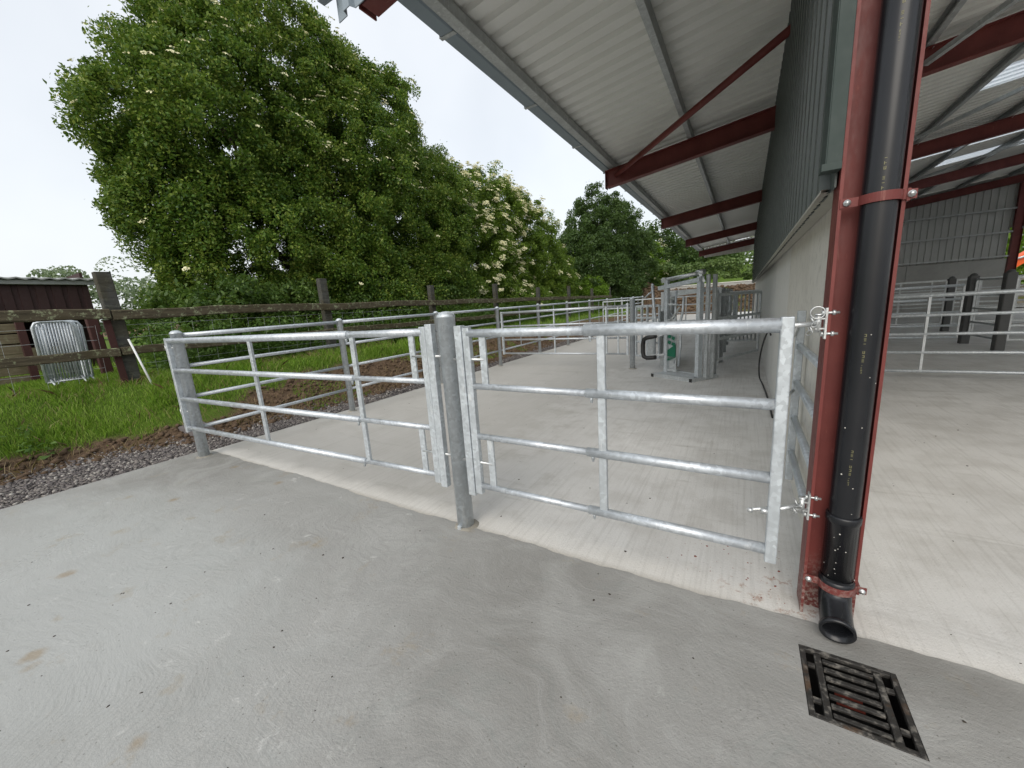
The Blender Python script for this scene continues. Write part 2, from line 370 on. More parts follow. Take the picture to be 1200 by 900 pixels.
M['clod'] = simple('earth_clods', (.105,.072,.047), .95, 0, .5, 30, .7, .2)
M['debris'] = simple('dark_grit', (.045,.035,.026), .9, 0, .6, 40, .4)
M['leaf1'] = leafmat('elder_leaf', [(.026,.070,.010),(.066,.140,.018),(.135,.215,.028),(.27,.33,.060)], .32, .7)
M['leaf2'] = leafmat('elder_leaf_pale', [(.045,.10,.012),(.12,.205,.024),(.23,.32,.045)], .34, 1.0)
M['leaf3'] = leafmat('dark_leaf', [(.026,.058,.014),(.050,.095,.024),(.095,.150,.042)], .28, 1.0)
M['leaf4'] = leafmat('bright_leaf', [(.08,.16,.012),(.14,.25,.02),(.20,.33,.035)], .4, 2)
M['leafd'] = leafmat('bank_leaf', [(.03,.07,.012),(.065,.125,.022),(.13,.20,.045)], .3, 1.5)
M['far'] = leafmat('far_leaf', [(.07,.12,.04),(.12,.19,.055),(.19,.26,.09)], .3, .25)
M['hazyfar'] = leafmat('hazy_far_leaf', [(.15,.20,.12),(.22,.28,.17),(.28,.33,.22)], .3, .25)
M['flower'] = simple('cream_blossom', (.80,.77,.50), .8, 0, .1, 3, 0, .2)
M['grass'] = leafmat('grass_blade', [(.09,.19,.020),(.17,.32,.030),(.26,.43,.045),(.40,.50,.13)], .45, .9)
M['straw'] = leafmat('dry_stem', [(.16,.11,.05),(.28,.20,.10),(.38,.30,.17)], .2, 2)
M['weed'] = leafmat('weed_leaf', [(.035,.085,.012),(.075,.15,.025),(.13,.22,.045)], .35, 2)

# ------------------------------------------------------------------ camera
cam = bpy.data.cameras.new('camera'); co = bpy.data.objects.new('camera', cam); col.objects.link(co); S.camera = co
H = 1.5
fpx, cx, cy = 451., 600., 450.
vv = np.array([750-cx, 2700-cy, fpx]); vv /= np.linalg.norm(vv); up_ = -vv
ll = np.array([874-cx, 341.5-cy, fpx]); ll -= ll.dot(up_)*up_; ll /= np.linalg.norm(ll)
rr = np.cross(ll, up_); R = np.array([rr, ll, up_])
mw = Matrix([[R[0,0], -R[0,1], -R[0,2], 0], [R[1,0], -R[1,1], -R[1,2], 0], [R[2,0], -R[2,1], -R[2,2], H], [0,0,0,1]])
co.matrix_world = mw
cam.sensor_width = 36; cam.lens = 36*fpx/1200; cam.clip_start = .03; cam.clip_end = 3000

# ------------------------------------------------------------------ light
w = bpy.data.worlds.new('World'); S.world = w; w.use_nodes = True
nt = w.node_tree; bg = nt.nodes['Background']; out = nt.nodes['World Output']
sky = nt.nodes.new('ShaderNodeTexSky'); sky.sky_type = 'NISHITA'; sky.sun_disc = False
SUN_EL, SUN_AZ = math.radians(37), math.radians(172)     # azimuth measured from +Y towards +X
sky.sun_elevation = SUN_EL; sky.sun_rotation = SUN_AZ; sky.dust_density = 4; sky.air_density = 1.2
nt.links.new(sky.outputs[0], bg.inputs[0]); bg.inputs[1].default_value = .035
b2 = nt.nodes.new('ShaderNodeBackground'); ad = nt.nodes.new('ShaderNodeAddShader')
tc = nt.nodes.new('ShaderNodeTexCoord'); nz = nt.nodes.new('ShaderNodeTexNoise'); nz.inputs['Scale'].default_value = 2.2; nz.inputs['Detail'].default_value = 4
cr = nt.nodes.new('ShaderNodeValToRGB'); cr.color_ramp.elements[0].position = .3; cr.color_ramp.elements[1].position = .7
cr.color_ramp.elements[0].color = (.72,.75,.78,1); cr.color_ramp.elements[1].color = (.88,.90,.92,1)
nt.links.new(tc.outputs['Generated'], nz.inputs['Vector']); nt.links.new(nz.outputs['Fac'], cr.inputs[0]); nt.links.new(cr.outputs[0], b2.inputs[0]); b2.inputs[1].default_value = .86
nt.links.new(bg.outputs[0], ad.inputs[0]); nt.links.new(b2.outputs[0], ad.inputs[1]); nt.links.new(ad.outputs[0], out.inputs[0])
sl = bpy.data.lights.new('sun', 'SUN'); sl.energy = 1.5; sl.angle = math.radians(48); sl.color = (1,.96,.9)
so = bpy.data.objects.new('sun', sl); col.objects.link(so)
sd = Vector((math.sin(SUN_AZ)*math.cos(SUN_EL), math.cos(SUN_AZ)*math.cos(SUN_EL), math.sin(SUN_EL)))
so.rotation_euler = sd.to_track_quat('Z', 'Y').to_euler()
S.view_settings.view_transform = 'Standard'; S.view_settings.look = 'None'; S.view_settings.exposure = .22; S.view_settings.gamma = 1

# ------------------------------------------------------------------ terrain
def sstep(t): t = np.clip(t, 0, 1); return t*t*(3-2*t)
def vnoise(x, y, s, seed=0):
    x = np.asarray(x)*s; y = np.asarray(y)*s; xi = np.floor(x).astype(int); yi = np.floor(y).astype(int); xf = x-xi; yf = y-yi
    def h(a, b):
        n = (a*374761393 + b*668265263 + seed*974711) & 0x7fffffff; n = (n ^ (n >> 13))*1274126177 & 0x7fffffff; return (n & 0xffff)/65535.
    u = xf*xf*(3-2*xf); v = yf*yf*(3-2*yf)
    return (h(xi,yi)*(1-u)+h(xi+1,yi)*u)*(1-v) + (h(xi,yi+1)*(1-u)+h(xi+1,yi+1)*u)*v
def edge(y): return 6.75 - .62*sstep((np.asarray(y)-1.0)/1.6)
def bank_t(x, y): return (-np.asarray(x) - edge(y))/1.75
def terrain(x, y):
    x = np.asarray(x, float); y = np.asarray(y, float)
    t = bank_t(x, y)
    z = -.03 + .76*sstep(t) + .05*(vnoise(x,y,3.1,1)-.5)*np.clip(t*6,0,1) + .06*(vnoise(x,y,1.1,2)-.5)*np.clip(t*3,0,1) + .03*(vnoise(x,y,9,3)-.5)*np.clip(t*6,0,1)
    far = sstep((y-34.5)/3.5)*2.0 + sstep((y-40)/25)*3.2
    far *= sstep((7-x)/3)*.999
    return z + far
def grid(xs, ys):
    X, Y = np.meshgrid(xs, ys, indexing='ij'); Z = terrain(X, Y)
    V = np.stack([X.ravel(), Y.ravel(), Z.ravel()], 1); n, m = len(xs), len(ys)
    I = np.arange(n*m).reshape(n, m); F = np.stack([I[:-1,:-1].ravel(), I[1:,:-1].ravel(), I[1:,1:].ravel(), I[:-1,1:].ravel()], 1)
    return V, F
xs = np.concatenate([[-1500,-600,-250,-120,-70], np.arange(-50,-16,2.), np.arange(-16,-9,.25), np.arange(-9,-5.6,.06), [-5.55,-5.3], np.arange(-4.5,7,.8), [8,12,20,40,80,200,600,1500]])
ys = np.concatenate([[-1500,-500,-150,-60,-30,-15,-8,-4], np.arange(-2,9,.09), np.arange(9,24,.3), np.arange(24,66,.8), [70,80,100,150,300,700,1500]])
V, F = grid(xs, ys)
# keep the ground below slabs and under the drain pit
inside = (V[:,0] > -5.75) & (V[:,1] < 34.4); V[inside, 2] = -.06
pitm = (np.abs(V[:,0]-.4) < 1.0) & (np.abs(V[:,1]-1.6) < 1.0); V[pitm, 2] = -.6
g = npmesh('ground', V, F, M['ground'], None, True); struct(g)
T = bank_t(V[:,0], V[:,1]); nearm = V[:,1] < 2.9
thr = np.where(V[:,1] < 2.4, .28, .28 + .32*sstep((V[:,1]-2.4)/1.2)) + .25*(vnoise(V[:,0],V[:,1],1.7,5)-.5)
gr = sstep((T-thr)/.12); gr = np.where(V[:,1] > 34, sstep((V[:,1]-37.6)/.5), gr)
gr = np.maximum(gr, ((V[:,0] > 14)|(V[:,1] < -20)).astype(float))
slopeg = (V[:,1] > 33) & (V[:,0] > -2.2 + (38-V[:,1])*.45) & (V[:,0] < -1.2 + (38-V[:,1])*.45); gr[slopeg] = 1
a = g.data.attributes.new('grass', 'FLOAT', 'POINT'); a.data.foreach_set('value', gr.astype(np.float32))
gv = sstep((.10 + .12*(vnoise(V[:,0],V[:,1],3,8)-.5) - T)/.12) * (V[:,1] < 34)
a = g.data.attributes.new('gravel', 'FLOAT', 'POINT'); a.data.foreach_set('value', gv.astype(np.float32))

# slabs: lane + shed floor at z=0 (with the hole of the drain pit left out), front slab 4 mm proud of it
mb = MB(); mb.box(-5.62, 26, 1.80, 34.4, -.12, 0.0)
# pale arris on the lane's left edge
lane = mb.build('lane', M['lane'], None, .012); struct(lane)
GX0, GX1, GY0, GY1 = .262, .568, 1.452, 1.785
def slab_y(x): return 1.925 + .012*math.sin(x*1.3+.5) + .010*math.sin(x*3.1) + .006*math.sin(x*9.7) + .004*math.sin(x*23+1) + .0025*math.sin(x*61)
mb = MB(); N = 260
XL = -5.72
def top(pts): mb.add([(x,y,.004) for x,y in pts], [tuple(range(len(pts)))])
xs2 = [XL + (GX0-XL)*i/N for i in range(N+1)]
for i in range(N): top([(xs2[i], GY1), (xs2[i+1], GY1), (xs2[i+1], slab_y(xs2[i+1])), (xs2[i], slab_y(xs2[i]))])
xs3 = [GX0 + (GX1-GX0)*i/12 for i in range(13)]
for i in range(12): top([(xs3[i], GY1), (xs3[i+1], GY1), (xs3[i+1], slab_y(xs3[i+1])), (xs3[i], slab_y(xs3[i]))])
xs4 = [GX1 + (9-GX1)*i/200 for i in range(201)]
for i in range(200): top([(xs4[i], GY1), (xs4[i+1], GY1), (xs4[i+1], slab_y(xs4[i+1])), (xs4[i], slab_y(xs4[i]))])
top([(XL,-12),(9,-12),(9,GY0),(XL,GY0)]); top([(XL,GY0),(GX0,GY0),(GX0,GY1),(XL,GY1)]); top([(GX1,GY0),(9,GY0),(9,GY1),(GX1,GY1)])
mb.add([(XL,-12,.004),(XL,slab_y(XL),.004),(XL,slab_y(XL),-.12),(XL,-12,-.12)], [(0,1,2,3)])
slab = mb.build('yard_slab', M['slab']); struct(slab)
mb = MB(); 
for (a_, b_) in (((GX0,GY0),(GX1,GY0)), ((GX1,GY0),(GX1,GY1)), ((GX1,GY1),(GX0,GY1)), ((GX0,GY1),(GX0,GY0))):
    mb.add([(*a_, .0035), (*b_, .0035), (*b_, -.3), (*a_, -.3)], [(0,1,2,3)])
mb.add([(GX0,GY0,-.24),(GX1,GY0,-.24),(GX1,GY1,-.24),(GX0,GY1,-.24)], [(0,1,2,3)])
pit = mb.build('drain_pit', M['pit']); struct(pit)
# drain grate
gt = thing('drain_grate', (.415,1.62,0), 'square iron drain grate smeared with cement, set in the slab under the black pipe mouth', 'drain grate')
mb = MB()
x0,x1,y0,y1 = GX0+.002, GX1-.002, GY0+.002, GY1-.002
for a_ in ((x0,x0+.018,y0,y1),(x1-.018,x1,y0,y1),(x0+.018,x1-.018,y0,y0+.018),(x0+.018,x1-.018,y1-.018,y1)): mb.box(a_[0],a_[1],a_[2],a_[3],-.012,.006)
mb.build('frame', M['iron'], gt, .002)
for xx in (x0+.058, x1-.058): MB().box(xx-.011,xx+.011,y0+.020,y1-.020,-.016,.002).build('cross_bar', M['iron'], gt, .002)
for k in range(7):
    yy = y0+.043 + k*(y1-y0-.086)/6
    MB().box(x0+.073,x1-.073,yy-.0085,yy+.0085,-.013,-.001).build('bar', M['iron'], gt, .002)
for k in (1,5):
    yy = y0+.043 + k*(y1-y0-.086)/6
    for s in (0,1): MB().box(*( (x0+.020,x0+.045) if s==0 else (x1-.045,x1-.020)), yy-.01, yy+.01, -.013,-.001).build('lug', M['iron'], gt, .002)
mb = MB()
for k in (2,3): 
    yy = y0+.043 + (k+.5)*(y1-y0-.086)/6; mb.box(x0+.10,x1-.12,yy-.005,yy+.005,-.045,-.032)
mb.build('red_bar', M['redbar'], gt)

# ------------------------------------------------------------------ the farm building
EX, EZ, SL = -2.145, 3.67, .128                       # eaves, rafter top height, slope
def rz(x): return EZ + SL*(x-EX) if x <= RIDGE else EZ + SL*(RIDGE-EX) - SL*(x-RIDGE)
RIDGE = 9.5
RY = [2.08, 7.1, 12.3, 17.6, 22.8]
bd = thing('farm_building', (.38, 2.1, 0), 'open steel farm building with red rafters, pale overhanging roof and concrete wall', 'building')
def colm(x0, x1, y, z0, z1):
    mb = MB(); t = .011
    mb.box(x0,x0+t,y-.067,y+.067,z0,z1); mb.box(x1-t,x1,y-.067,y+.067,z0,z1); mb.box(x0+t,x1-t,y-.004,y+.004,z0,z1)
    return mb
for i, y in enumerate(RY):
    yy = 2.067 if i == 0 else y
    c_ = colm(.288 if i == 0 else .475,.477 if i == 0 else .665,yy,-.01,rz(.38)-.29).build('column', M['red'], bd)
    if i == 0: column0 = c_
    for s, xa, xb in ((1, EX, RIDGE), (2, RIDGE, 21.1)):
        MB().ibeam((xa, yy, rz(xa)-.14), (xb, yy, rz(xb)-.14), .27, .13).build('rafter', M['red'], bd)
    MB().box(EX-.012, EX-.001, yy-.066, yy+.066, rz(EX)-.285, rz(EX)+.002).build('end_plate', M['red'], bd)
    colm(20.9,21.1,yy,0,rz(21)-.29).build('column', M['red'], bd)
# roof sheets (trapezoid ribs run down the slope)
def sheet_profile(y0, y1, pitch=.2, d=.042):
    ys_ = []; k = math.floor(y0/pitch)-1
    while k*pitch < y1 + pitch:
        b = k*pitch
        for o, h in ((0,0),(.11,0),(.125,d),(.185,d)): ys_.append((b+o, h))
        k += 1
    def hh(y):
        for (a,ha),(b,hb) in zip(ys_, ys_[1:]):
            if a <= y <= b: return ha+(hb-ha)*(y-a)/(b-a)
        return 0
    inner = [(y,h) for y,h in ys_ if y0+1e-6 < y < y1-1e-6]
    return [(y0,hh(y0))]+inner+[(y1,hh(y1))]
def roof_patch(name, y0, y1, x0, x1, mat):
    p = sheet_profile(y0, y1); mb = MB(); n = len(p); off = .14; th = .012
    lay = []
    for x in (x0, x1): lay += [(x, y, rz(x)+off+h) for y,h in p]
    for x in (x0, x1): lay += [(x, y, rz(x)+off+h+th) for y,h in p]
    fs = [(i, n+i, n+i+1, i+1) for i in range(n-1)] + [(2*n+i, 2*n+i+1, 3*n+i+1, 3*n+i) for i in range(n-1)]
    fs += [(i, i+1, 2*n+i+1, 2*n+i) for i in range(n-1)] + [(n+i, 3*n+i, 3*n+i+1, n+i+1) for i in range(n-1)]
    mb.add(lay, fs); return mb.build(name, mat, bd)
RL = [(9.35,10.25,3.1), (14.0,14.9,2.2), (16.15,16.9,4.35), (19.6,20.4,3.2)]
yprev = 1.9
for (a_, b_, xs_) in RL:
    roof_patch('roof_sheet', yprev, a_, -2.24, RIDGE, M['roof'])
    roof_patch('roof_sheet', a_, b_, -2.24, xs_, M['roof'])
    roof_patch('rooflight', a_, b_, xs_, 7.0, M['rooflight'])
    roof_patch('roof_sheet', a_, b_, 7.0, RIDGE, M['roof'])
    yprev = b_
roof_patch('roof_sheet', yprev, 23.1, -2.24, RIDGE, M['roof'])
yp = 1.9
for a_ in (3.5,6.2,9.0,11.6,14.2,16.8,19.6):
    roof_patch('roof_sheet', yp, a_, RIDGE, 21.3, M['roof']); roof_patch('rooflight', a_, a_+1.1, RIDGE, 21.3, M['rooflight']); yp = a_+1.1  # unseen rooflights on the right slope, added to brighten the interior
roof_patch('roof_sheet', yp, 23.1, RIDGE, 21.3, M['roof'])
# purlins
for x in [-.81, .50, 1.75, 3.0, 4.3, 5.6, 6.9, 8.2, 9.3]:
    z = rz(x); mb = MB(); mb.box(x-.004, x+.0, 1.95, 23.0, z+.002, z+.136); mb.box(x-.06, x-.004, 1.95, 23.0, z+.002, z+.007); mb.box(x-.06,x-.004,1.95,23.0,z+.125,z+.13)
    mb.box(x-.06,x-.056,1.95,23.0,z+.007,z+.02)
    mb.build('purlin', M['purlin'], bd)
mb = MB(); mb.box(-2.105,-2.01,1.95,23.0,3.705,3.80); mb.build('eaves_beam', M['purlin'], bd, .004)
# braces: red struts in the roof plane, grey ones inside
mb = MB(); mb.tube((-1.97,7.04,3.56),(.30,4.95,3.87),.040,12); mb.build('brace', M['red'], bd)
def strut(p, q): MB().beam(p, q, .055, .055).build('brace', M['purlin'], bd)
for (xa, ya, xb, yb) in ((1.7,7.05,3.7,3.0),(1.75,12.2,5.6,7.3),(3.0,17.5,8.0,12.5),(5.4,12.2,8.2,9.5)):
    strut((xa,ya,rz(xa)-.17),(xb,yb,rz(xb)-.03))
# small cleats where purlins sit on rafters
for y in RY[1:]:
    for x in (1.75,3.0,4.3,5.6):
        mb = MB(); mb.add([(x+.002,y-.05,rz(x)-.02),(x+.002,y+.05,rz(x)-.02),(x+.002,y+.05,rz(x)+.10),(x+.002,y-.05,rz(x)+.10),(x+.010,y-.05,rz(x)-.02),(x+.010,y+.05,rz(x)-.02),(x+.010,y+.05,rz(x)+.10),(x+.010,y-.05,rz(x)+.10)],[(0,3,2,1),(4,5,6,7),(0,1,5,4),(1,2,6,5),(2,3,7,6),(3,0,4,7)])
        mb.build('purlin_cleat', M['galv_bright'], bd)
# gutter: box gutter, clips
mb = MB()
prof = [(-2.12,3.835),(-2.12,3.725),(-2.135,3.712),(-2.25,3.712),(-2.262,3.725),(-2.275,3.86),(-2.268,3.86),(-2.256,3.732),(-2.246,3.718),(-2.137,3.718),(-2.126,3.728),(-2.126,3.835)]
n = len(prof); mb.add([(x,1.80,z) for x,z in prof]+[(x,23.1,z) for x,z in prof], [(i,(i+1)%n,n+(i+1)%n,n+i) for i in range(n)]+[(5,4,3,2,1,0),(6,7,8,9,10,11)])
gut = mb.build('gutter', M['gutter'], bd)
y = 2.95
while y < 23:
    mb = MB(); mb.box(-2.268,-2.115,y-.02,y+.02,3.706,3.7115); mb.add([(-2.266,y-.02,3.708),(-2.279,y-.02,3.862),(-2.279,y+.02,3.862),(-2.266,y+.02,3.708),(-2.262,y-.02,3.708),(-2.275,y-.02,3.862),(-2.275,y+.02,3.862),(-2.262,y+.02,3.708)],[(0,1,2,3),(7,6,5,4),(0,4,5,1),(3,2,6,7)])
    mb.build('gutter_clip', M['purlin'], gut); y += 1.45
# verge sheet over the first rafter, showing its cut rib ends
def ribbed_vertical(axis, a0, a1, z0f, z1f, c, pitch, d, flat=.55, th=.006):
    """sheet in a vertical plane: axis 'y' runs along Y at x=c (ribs stand toward -X), 'x' runs along X at y=c (ribs toward -Y)"""
    pts = []; k = 0; a = a0
    seq = ((0,0),(flat*pitch,0),(flat*pitch+d*.35,d),(pitch-d*.35,d))
    while a < a1:
        for o, h in seq:
            if a+o < a1: pts.append((a+o, h))
        a += pitch
    pts.append((a1, 0)); n = len(pts); vs = []
    for zf in (z0f, z1f):
        for t_ in (0, th):
            for (u, h) in pts:
                vs.append((c-h+t_, u, zf(u)) if axis == 'y' else (u, c-h+t_, zf(u)))
    mb = MB()
    fs = []
    for i in range(n-1):
        fs += [(i, i+1, 2*n+i+1, 2*n+i), (n+i, 3*n+i, 3*n+i+1, n+i+1), (i, n+i, n+i+1, i+1), (2*n+i, 2*n+i+1, 3*n+i+1, 3*n+i)]
    fs += [(0, 2*n, 3*n, n), (n-1, 2*n-1, 4*n-1, 3*n-1)]
    return mb.add(vs, fs)
ribbed_vertical('x', -2.30, .1, lambda u: rz(u)-.31, lambda u: rz(u)+.19, 1.955, .16, .035, .5).build('verge_sheet', M['gutter'], bd)
MB().beam((-2.33,1.90,rz(-2.33)-.20),(-2.33,1.90,rz(-2.33)+.24),.05,.10).build('verge_cap', M['gutter'], bd)
# concrete wall panels
ws = [2.14,4.9,7.5,10.1,12.7,15.3,17.9,20.5,22.7]
for i in range(len(ws)-1):
    a_ = ws[i]+(0 if i == 0 else .006); b_ = ws[i+1]-.006
    x0 = .372 if i == 0 else .382
    MB().box(x0, .468, a_, b_, -.01, 2.0 if i == 0 else 2.14).build('wall_panel', M['panel'] if i == 0 else M['panel_white'], bd, .006)
    if i: MB().box(.384,.46,ws[i]-.004,ws[i]+.004,0,1.99).build('joint_seal', M['panel_in'], bd)
# cladding over the concrete
cl = ribbed_vertical('y', 2.03, 22.95, lambda u: 1.87, lambda u: rz(.25)+.13, .275, .19, .034, .55).build('cladding', M['clad'], bd)
MB().box(.2835,.30,2.21,22.9,1.93,rz(.3)+.10).build('lining_sheet', M['sheet_in'], bd)
mb = MB(); mb.add([(.232,2.0,1.862),(.30,2.22,1.90),(.362,2.22,1.905),(.232,22.95,1.862),(.362,22.95,1.905),(.232,2.0,1.852),(.362,2.22,1.895),(.232,22.95,1.852),(.362,22.95,1.895),(.30,2.22,1.89)],
       [(0,1,2,4,3),(5,7,8,6,9),(0,3,7,5),(3,4,8,7)])
mb.build('drip_strip', M['drip'], bd)
mb = MB(); mb.box(.236,.240,1.992,2.12,1.95,rz(.25)+.1); mb.box(.240,.2865,1.992,1.996,1.95,rz(.25)+.1); mb.box(.225,.2865,1.985,2.05,1.925,1.951)
mb.build('corner_flashing', M['trim'], bd, .0015)
mb = MB()
for y_ in (2.24, 3.0, 3.95, 4.9, 5.85):
    for z_ in (2.05, 2.62, 3.3): mb.lathe((.246+.028, y_, z_), [(.0001,.0),(.008,0),(.008,.006),(.0001,.008)], 8, (-1,0,0))
mb.build('cladding_screw', M['black'], bd)
# end gable, its rails, columns
def gz(u): return rz(u)+.12
YB = 22.8
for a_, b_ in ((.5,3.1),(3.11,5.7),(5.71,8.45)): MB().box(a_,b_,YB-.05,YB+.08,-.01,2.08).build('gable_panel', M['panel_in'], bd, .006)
ribbed_vertical('x', .3, 8.45, lambda u: 2.0, gz, YB+.12, .2, .03, .6).build('gable_cladding', M['sheet_in'], bd)
ribbed_vertical('x', 8.45, 21.1, lambda u: 3.2 if u < 15.5 else 0, gz, YB+.12, .2, .03, .6).build('gable_cladding', M['sheet_in'], bd)
for z_ in (2.14, 3.02, 3.85): MB().box(.5,8.5,YB-.07,YB+.08,z_,z_+.06).build('sheeting_rail', M['purlin'], bd)
MB().box(8.7,15.4,YB-.07,YB+.08,3.12,3.2).build('sheeting_rail', M['purlin'], bd)
MB().box(4.55,4.6,YB-.072,YB+.078,3.1,3.84).build('sheeting_strut', M['purlin'], bd)
colm(8.48,8.72,YB-.02,0,rz(8.6)-.29).build('column', M['red'], bd); colm(15.3,15.5,YB-.02,0,rz(15.4)-.29).build('column', M['red'], bd)
# fascia on the last overhang
ribbed_vertical('x', -1.95, .24, lambda u: 3.34+.05*(u+2), lambda u: rz(u)+.12, YB+.35, .15, .03, .5).build('gable_fascia', M['roof'], bd)
MB().box(-1.95,.24,YB+.36,YB+.39,3.50,3.55).build('fascia_rail', M['purlin'], bd)
# far side wall, out of view, kept low so daylight brightens the inside
MB().box(21.0,21.12,1.9,22.9,-.01,1.2).build('side_wall', M['sheet_in'], bd)
# ---- downpipe on the near column
PX, PY, PR = .406, 2.004, .053
mb = MB(); mb.path([(PX,PY,.20),(PX,PY,4.3)], PR, 28, False)
dp = mb.build('downpipe', M['pvc'], bd)
mb = MB(); mb.lathe((PX,PY,.50), [(PR+.001,-.26),(PR+.0055,-.26),(PR+.0055,.0),(PR+.009,.004),(PR+.009,.030),(PR+.005,.036),(PR+.001,.036)], 28); mb.build('socket', M['pvc'], dp)
# shoe: bend kicking out towards the yard
pts = [(PX,PY,.225),(PX,PY,.17),(PX-.002,PY-.022,.13),(PX-.004,PY-.06,.10),(PX-.006,PY-.115,.075)]
pts = [(PX,PY,.235),(PX,PY,.165),(PX-.002,PY-.016,.130),(PX-.005,PY-.055,.102),(PX-.012,PY-.17,.078)]
mb = MB(); mb.path(pts, [PR+.006,PR+.006,PR+.006,PR+.005,PR+.004], 28, False)
e = Vector(pts[-1]); d = (e - Vector(pts[-2])).normalized()
mb.lathe(e-d*.02, [(PR+.004,-.0),(PR+.009,.002),(PR+.009,.022),(PR-.001,.022),(PR-.004,-.02),(PR-.005,-.12),(.0005,-.13)], 28, d)
mb.lathe((PX,PY,.19), [(PR+.006,-.004),(PR+.011,.0),(PR+.011,.03),(PR+.006,.034)], 28)
mb.build('shoe', M['pvc'], dp)
for zc, name in ((1.80,''),(.19,'')):
    zc2 = zc
    mb = MB(); N2 = 18; hw = .0165; r = PR+.009 if zc > 1 else PR+.014
    ring = []
    # strap: lugs on the flanges, arc round the pipe
    ptsx = [(PX-r-.052, 2.0-.004), (PX-r-.006, 2.0-.006)] + [(PX - r*math.cos(a_), PY - r*math.sin(a_)) for a_ in [PI*k/N2 for k in range(1, N2)]] + [(PX+r+.002, 2.0-.006), (PX+r+.036, 2.0-.004)]
    n = len(ptsx); vs = []
    for t_ in (0, .004):
        for k, (x_, y_) in enumerate(ptsx):
            if 2 <= k < n-2:
                dx, dy = x_-PX, y_-PY; L_ = math.hypot(dx,dy); x_ -= dx/L_*t_; y_ -= dy/L_*t_
            else: y_ += t_
            vs += [(x_, y_, zc2-hw), (x_, y_, zc2+hw)]
    fs = []
    for k in range(n-1): fs += [(2*k,2*k+2,2*k+3,2*k+1), (2*n+2*k,2*n+2*k+1,2*n+2*k+3,2*n+2*k+2), (2*k,2*n+2*k,2*n+2*k+2,2*k+2), (2*k+1,2*k+3,2*n+2*k+3,2*n+2*k+1)]
    fs += [(0,1,2*n+1,2*n),(2*n-2,4*n-2,4*n-1,2*n-1)]
    mb.add(vs, fs, False)
    mb.box(.476,.486,1.992,2.05,zc2-.022,zc2+.020)
    mb.build('pipe_clamp', M['red'], dp, .001)
    mb = MB()
    for bx in (PX-r-.032, PX+r+.020): mb.lathe((bx,1.992,zc2), [(.0001,.012),(.0085,.011),(.0085,.004),(.012,.004),(.012,0)], 8, (0,-1,0))
    mb.build('clamp_bolt', M['galv_bright'], dp)
# faded print down the pipe: short rows of yellow characters too worn to read
def seg_char(mb, z, s, pat, th0=0):
    for (du, dz, wu, wz) in pat:
        u = du*s; ang0 = -PI/2 - .18 + u/PR + th0; ang1 = ang0 + wu*s/PR; r = PR+.0009
        vs = [(PX+r*math.cos(a_), PY+r*math.sin(a_), z+zz) for zz in (dz*s, (dz+wz)*s) for a_ in (ang0, ang1)]
        mb.add(vs, [(0,1,3,2)])
glyph = [ [(0,0,.2,1),(.45,0,.2,1),(0,.0,.6,.18)], [(0,0,.65,.18),(0,.42,.65,.18),(0,.82,.65,.18)], [(0,0,.2,1),(0,.42,.6,.16)], [(0,0,.65,.2),(0,.8,.65,.2),(.45,0,.2,1)], [(0,.4,.65,.2)] ]
mb = MB()
for z0 in (2.42, 1.92, 1.30, .83):
    z = z0
    for k in range(11):
        s = .0105 if k < 7 else .006
        if k != 3: seg_char(mb, z, s, glyph[(k*3+int(z0*10)) % 5])
        z -= s*1.55
    if z0 < 1.9: pass
mb.build('print', M['print'], dp)
mb = MB()
for k in range(26):
    th = random.uniform(-2.9,-.3); z = random.choice([random.uniform(.16,.4), random.uniform(.3,1.5)]); s = random.uniform(.0012,.0032); rr_ = PR + (.0075 if z < .5 else .001)
    c_ = (PX+rr_*math.cos(th), PY+rr_*math.sin(th), z); mb.lathe(c_, [(.0001,.0015),(s*.7,.0012),(s,0)], 7, (math.cos(th), math.sin(th), 0))
mb.build('cement_speck', M['splash'], dp)['kind'] = 'stuff'

# ------------------------------------------------------------------ posts
def grout(x, y, r, parent, seed=0):
    mb = MB(); n = 22; random.seed(seed); a = [r+.018+random.uniform(0,.022) for _ in range(n)]
    vs = [(x+(r-.004)*math.cos(2*PI*k/n), y+(r-.004)*math.sin(2*PI*k/n), .013) for k in range(n)] + [(x+(r+a[k])*.5*math.cos(2*PI*k/n), y+(r+a[k])*.5*math.sin(2*PI*k/n), .009+random.uniform(0,.002)) for k in range(n)] + [(x+a[k]*math.cos(2*PI*k/n), y+a[k]*math.sin(2*PI*k/n), .0) for k in range(n)]
    mb.add(vs, [(i*n+k, (i+1)*n+k, (i+1)*n+(k+1)%n, i*n+(k+1)%n) for i in range(2) for k in range(n)], True); mb.build('grout', M['grout'], parent)
def round_post(mb, x, y, z1, r, z0=-.01):
    mb.lathe((x,y,0), [(.0005,z0),(r,z0),(r,z1-.030),(r+.003,z1-.029),(r+.003,z1-.020),(r*.94,z1-.010),(r*.74,z1+.001),(r*.4,z1+.008),(.0005,z1+.010)], 20)
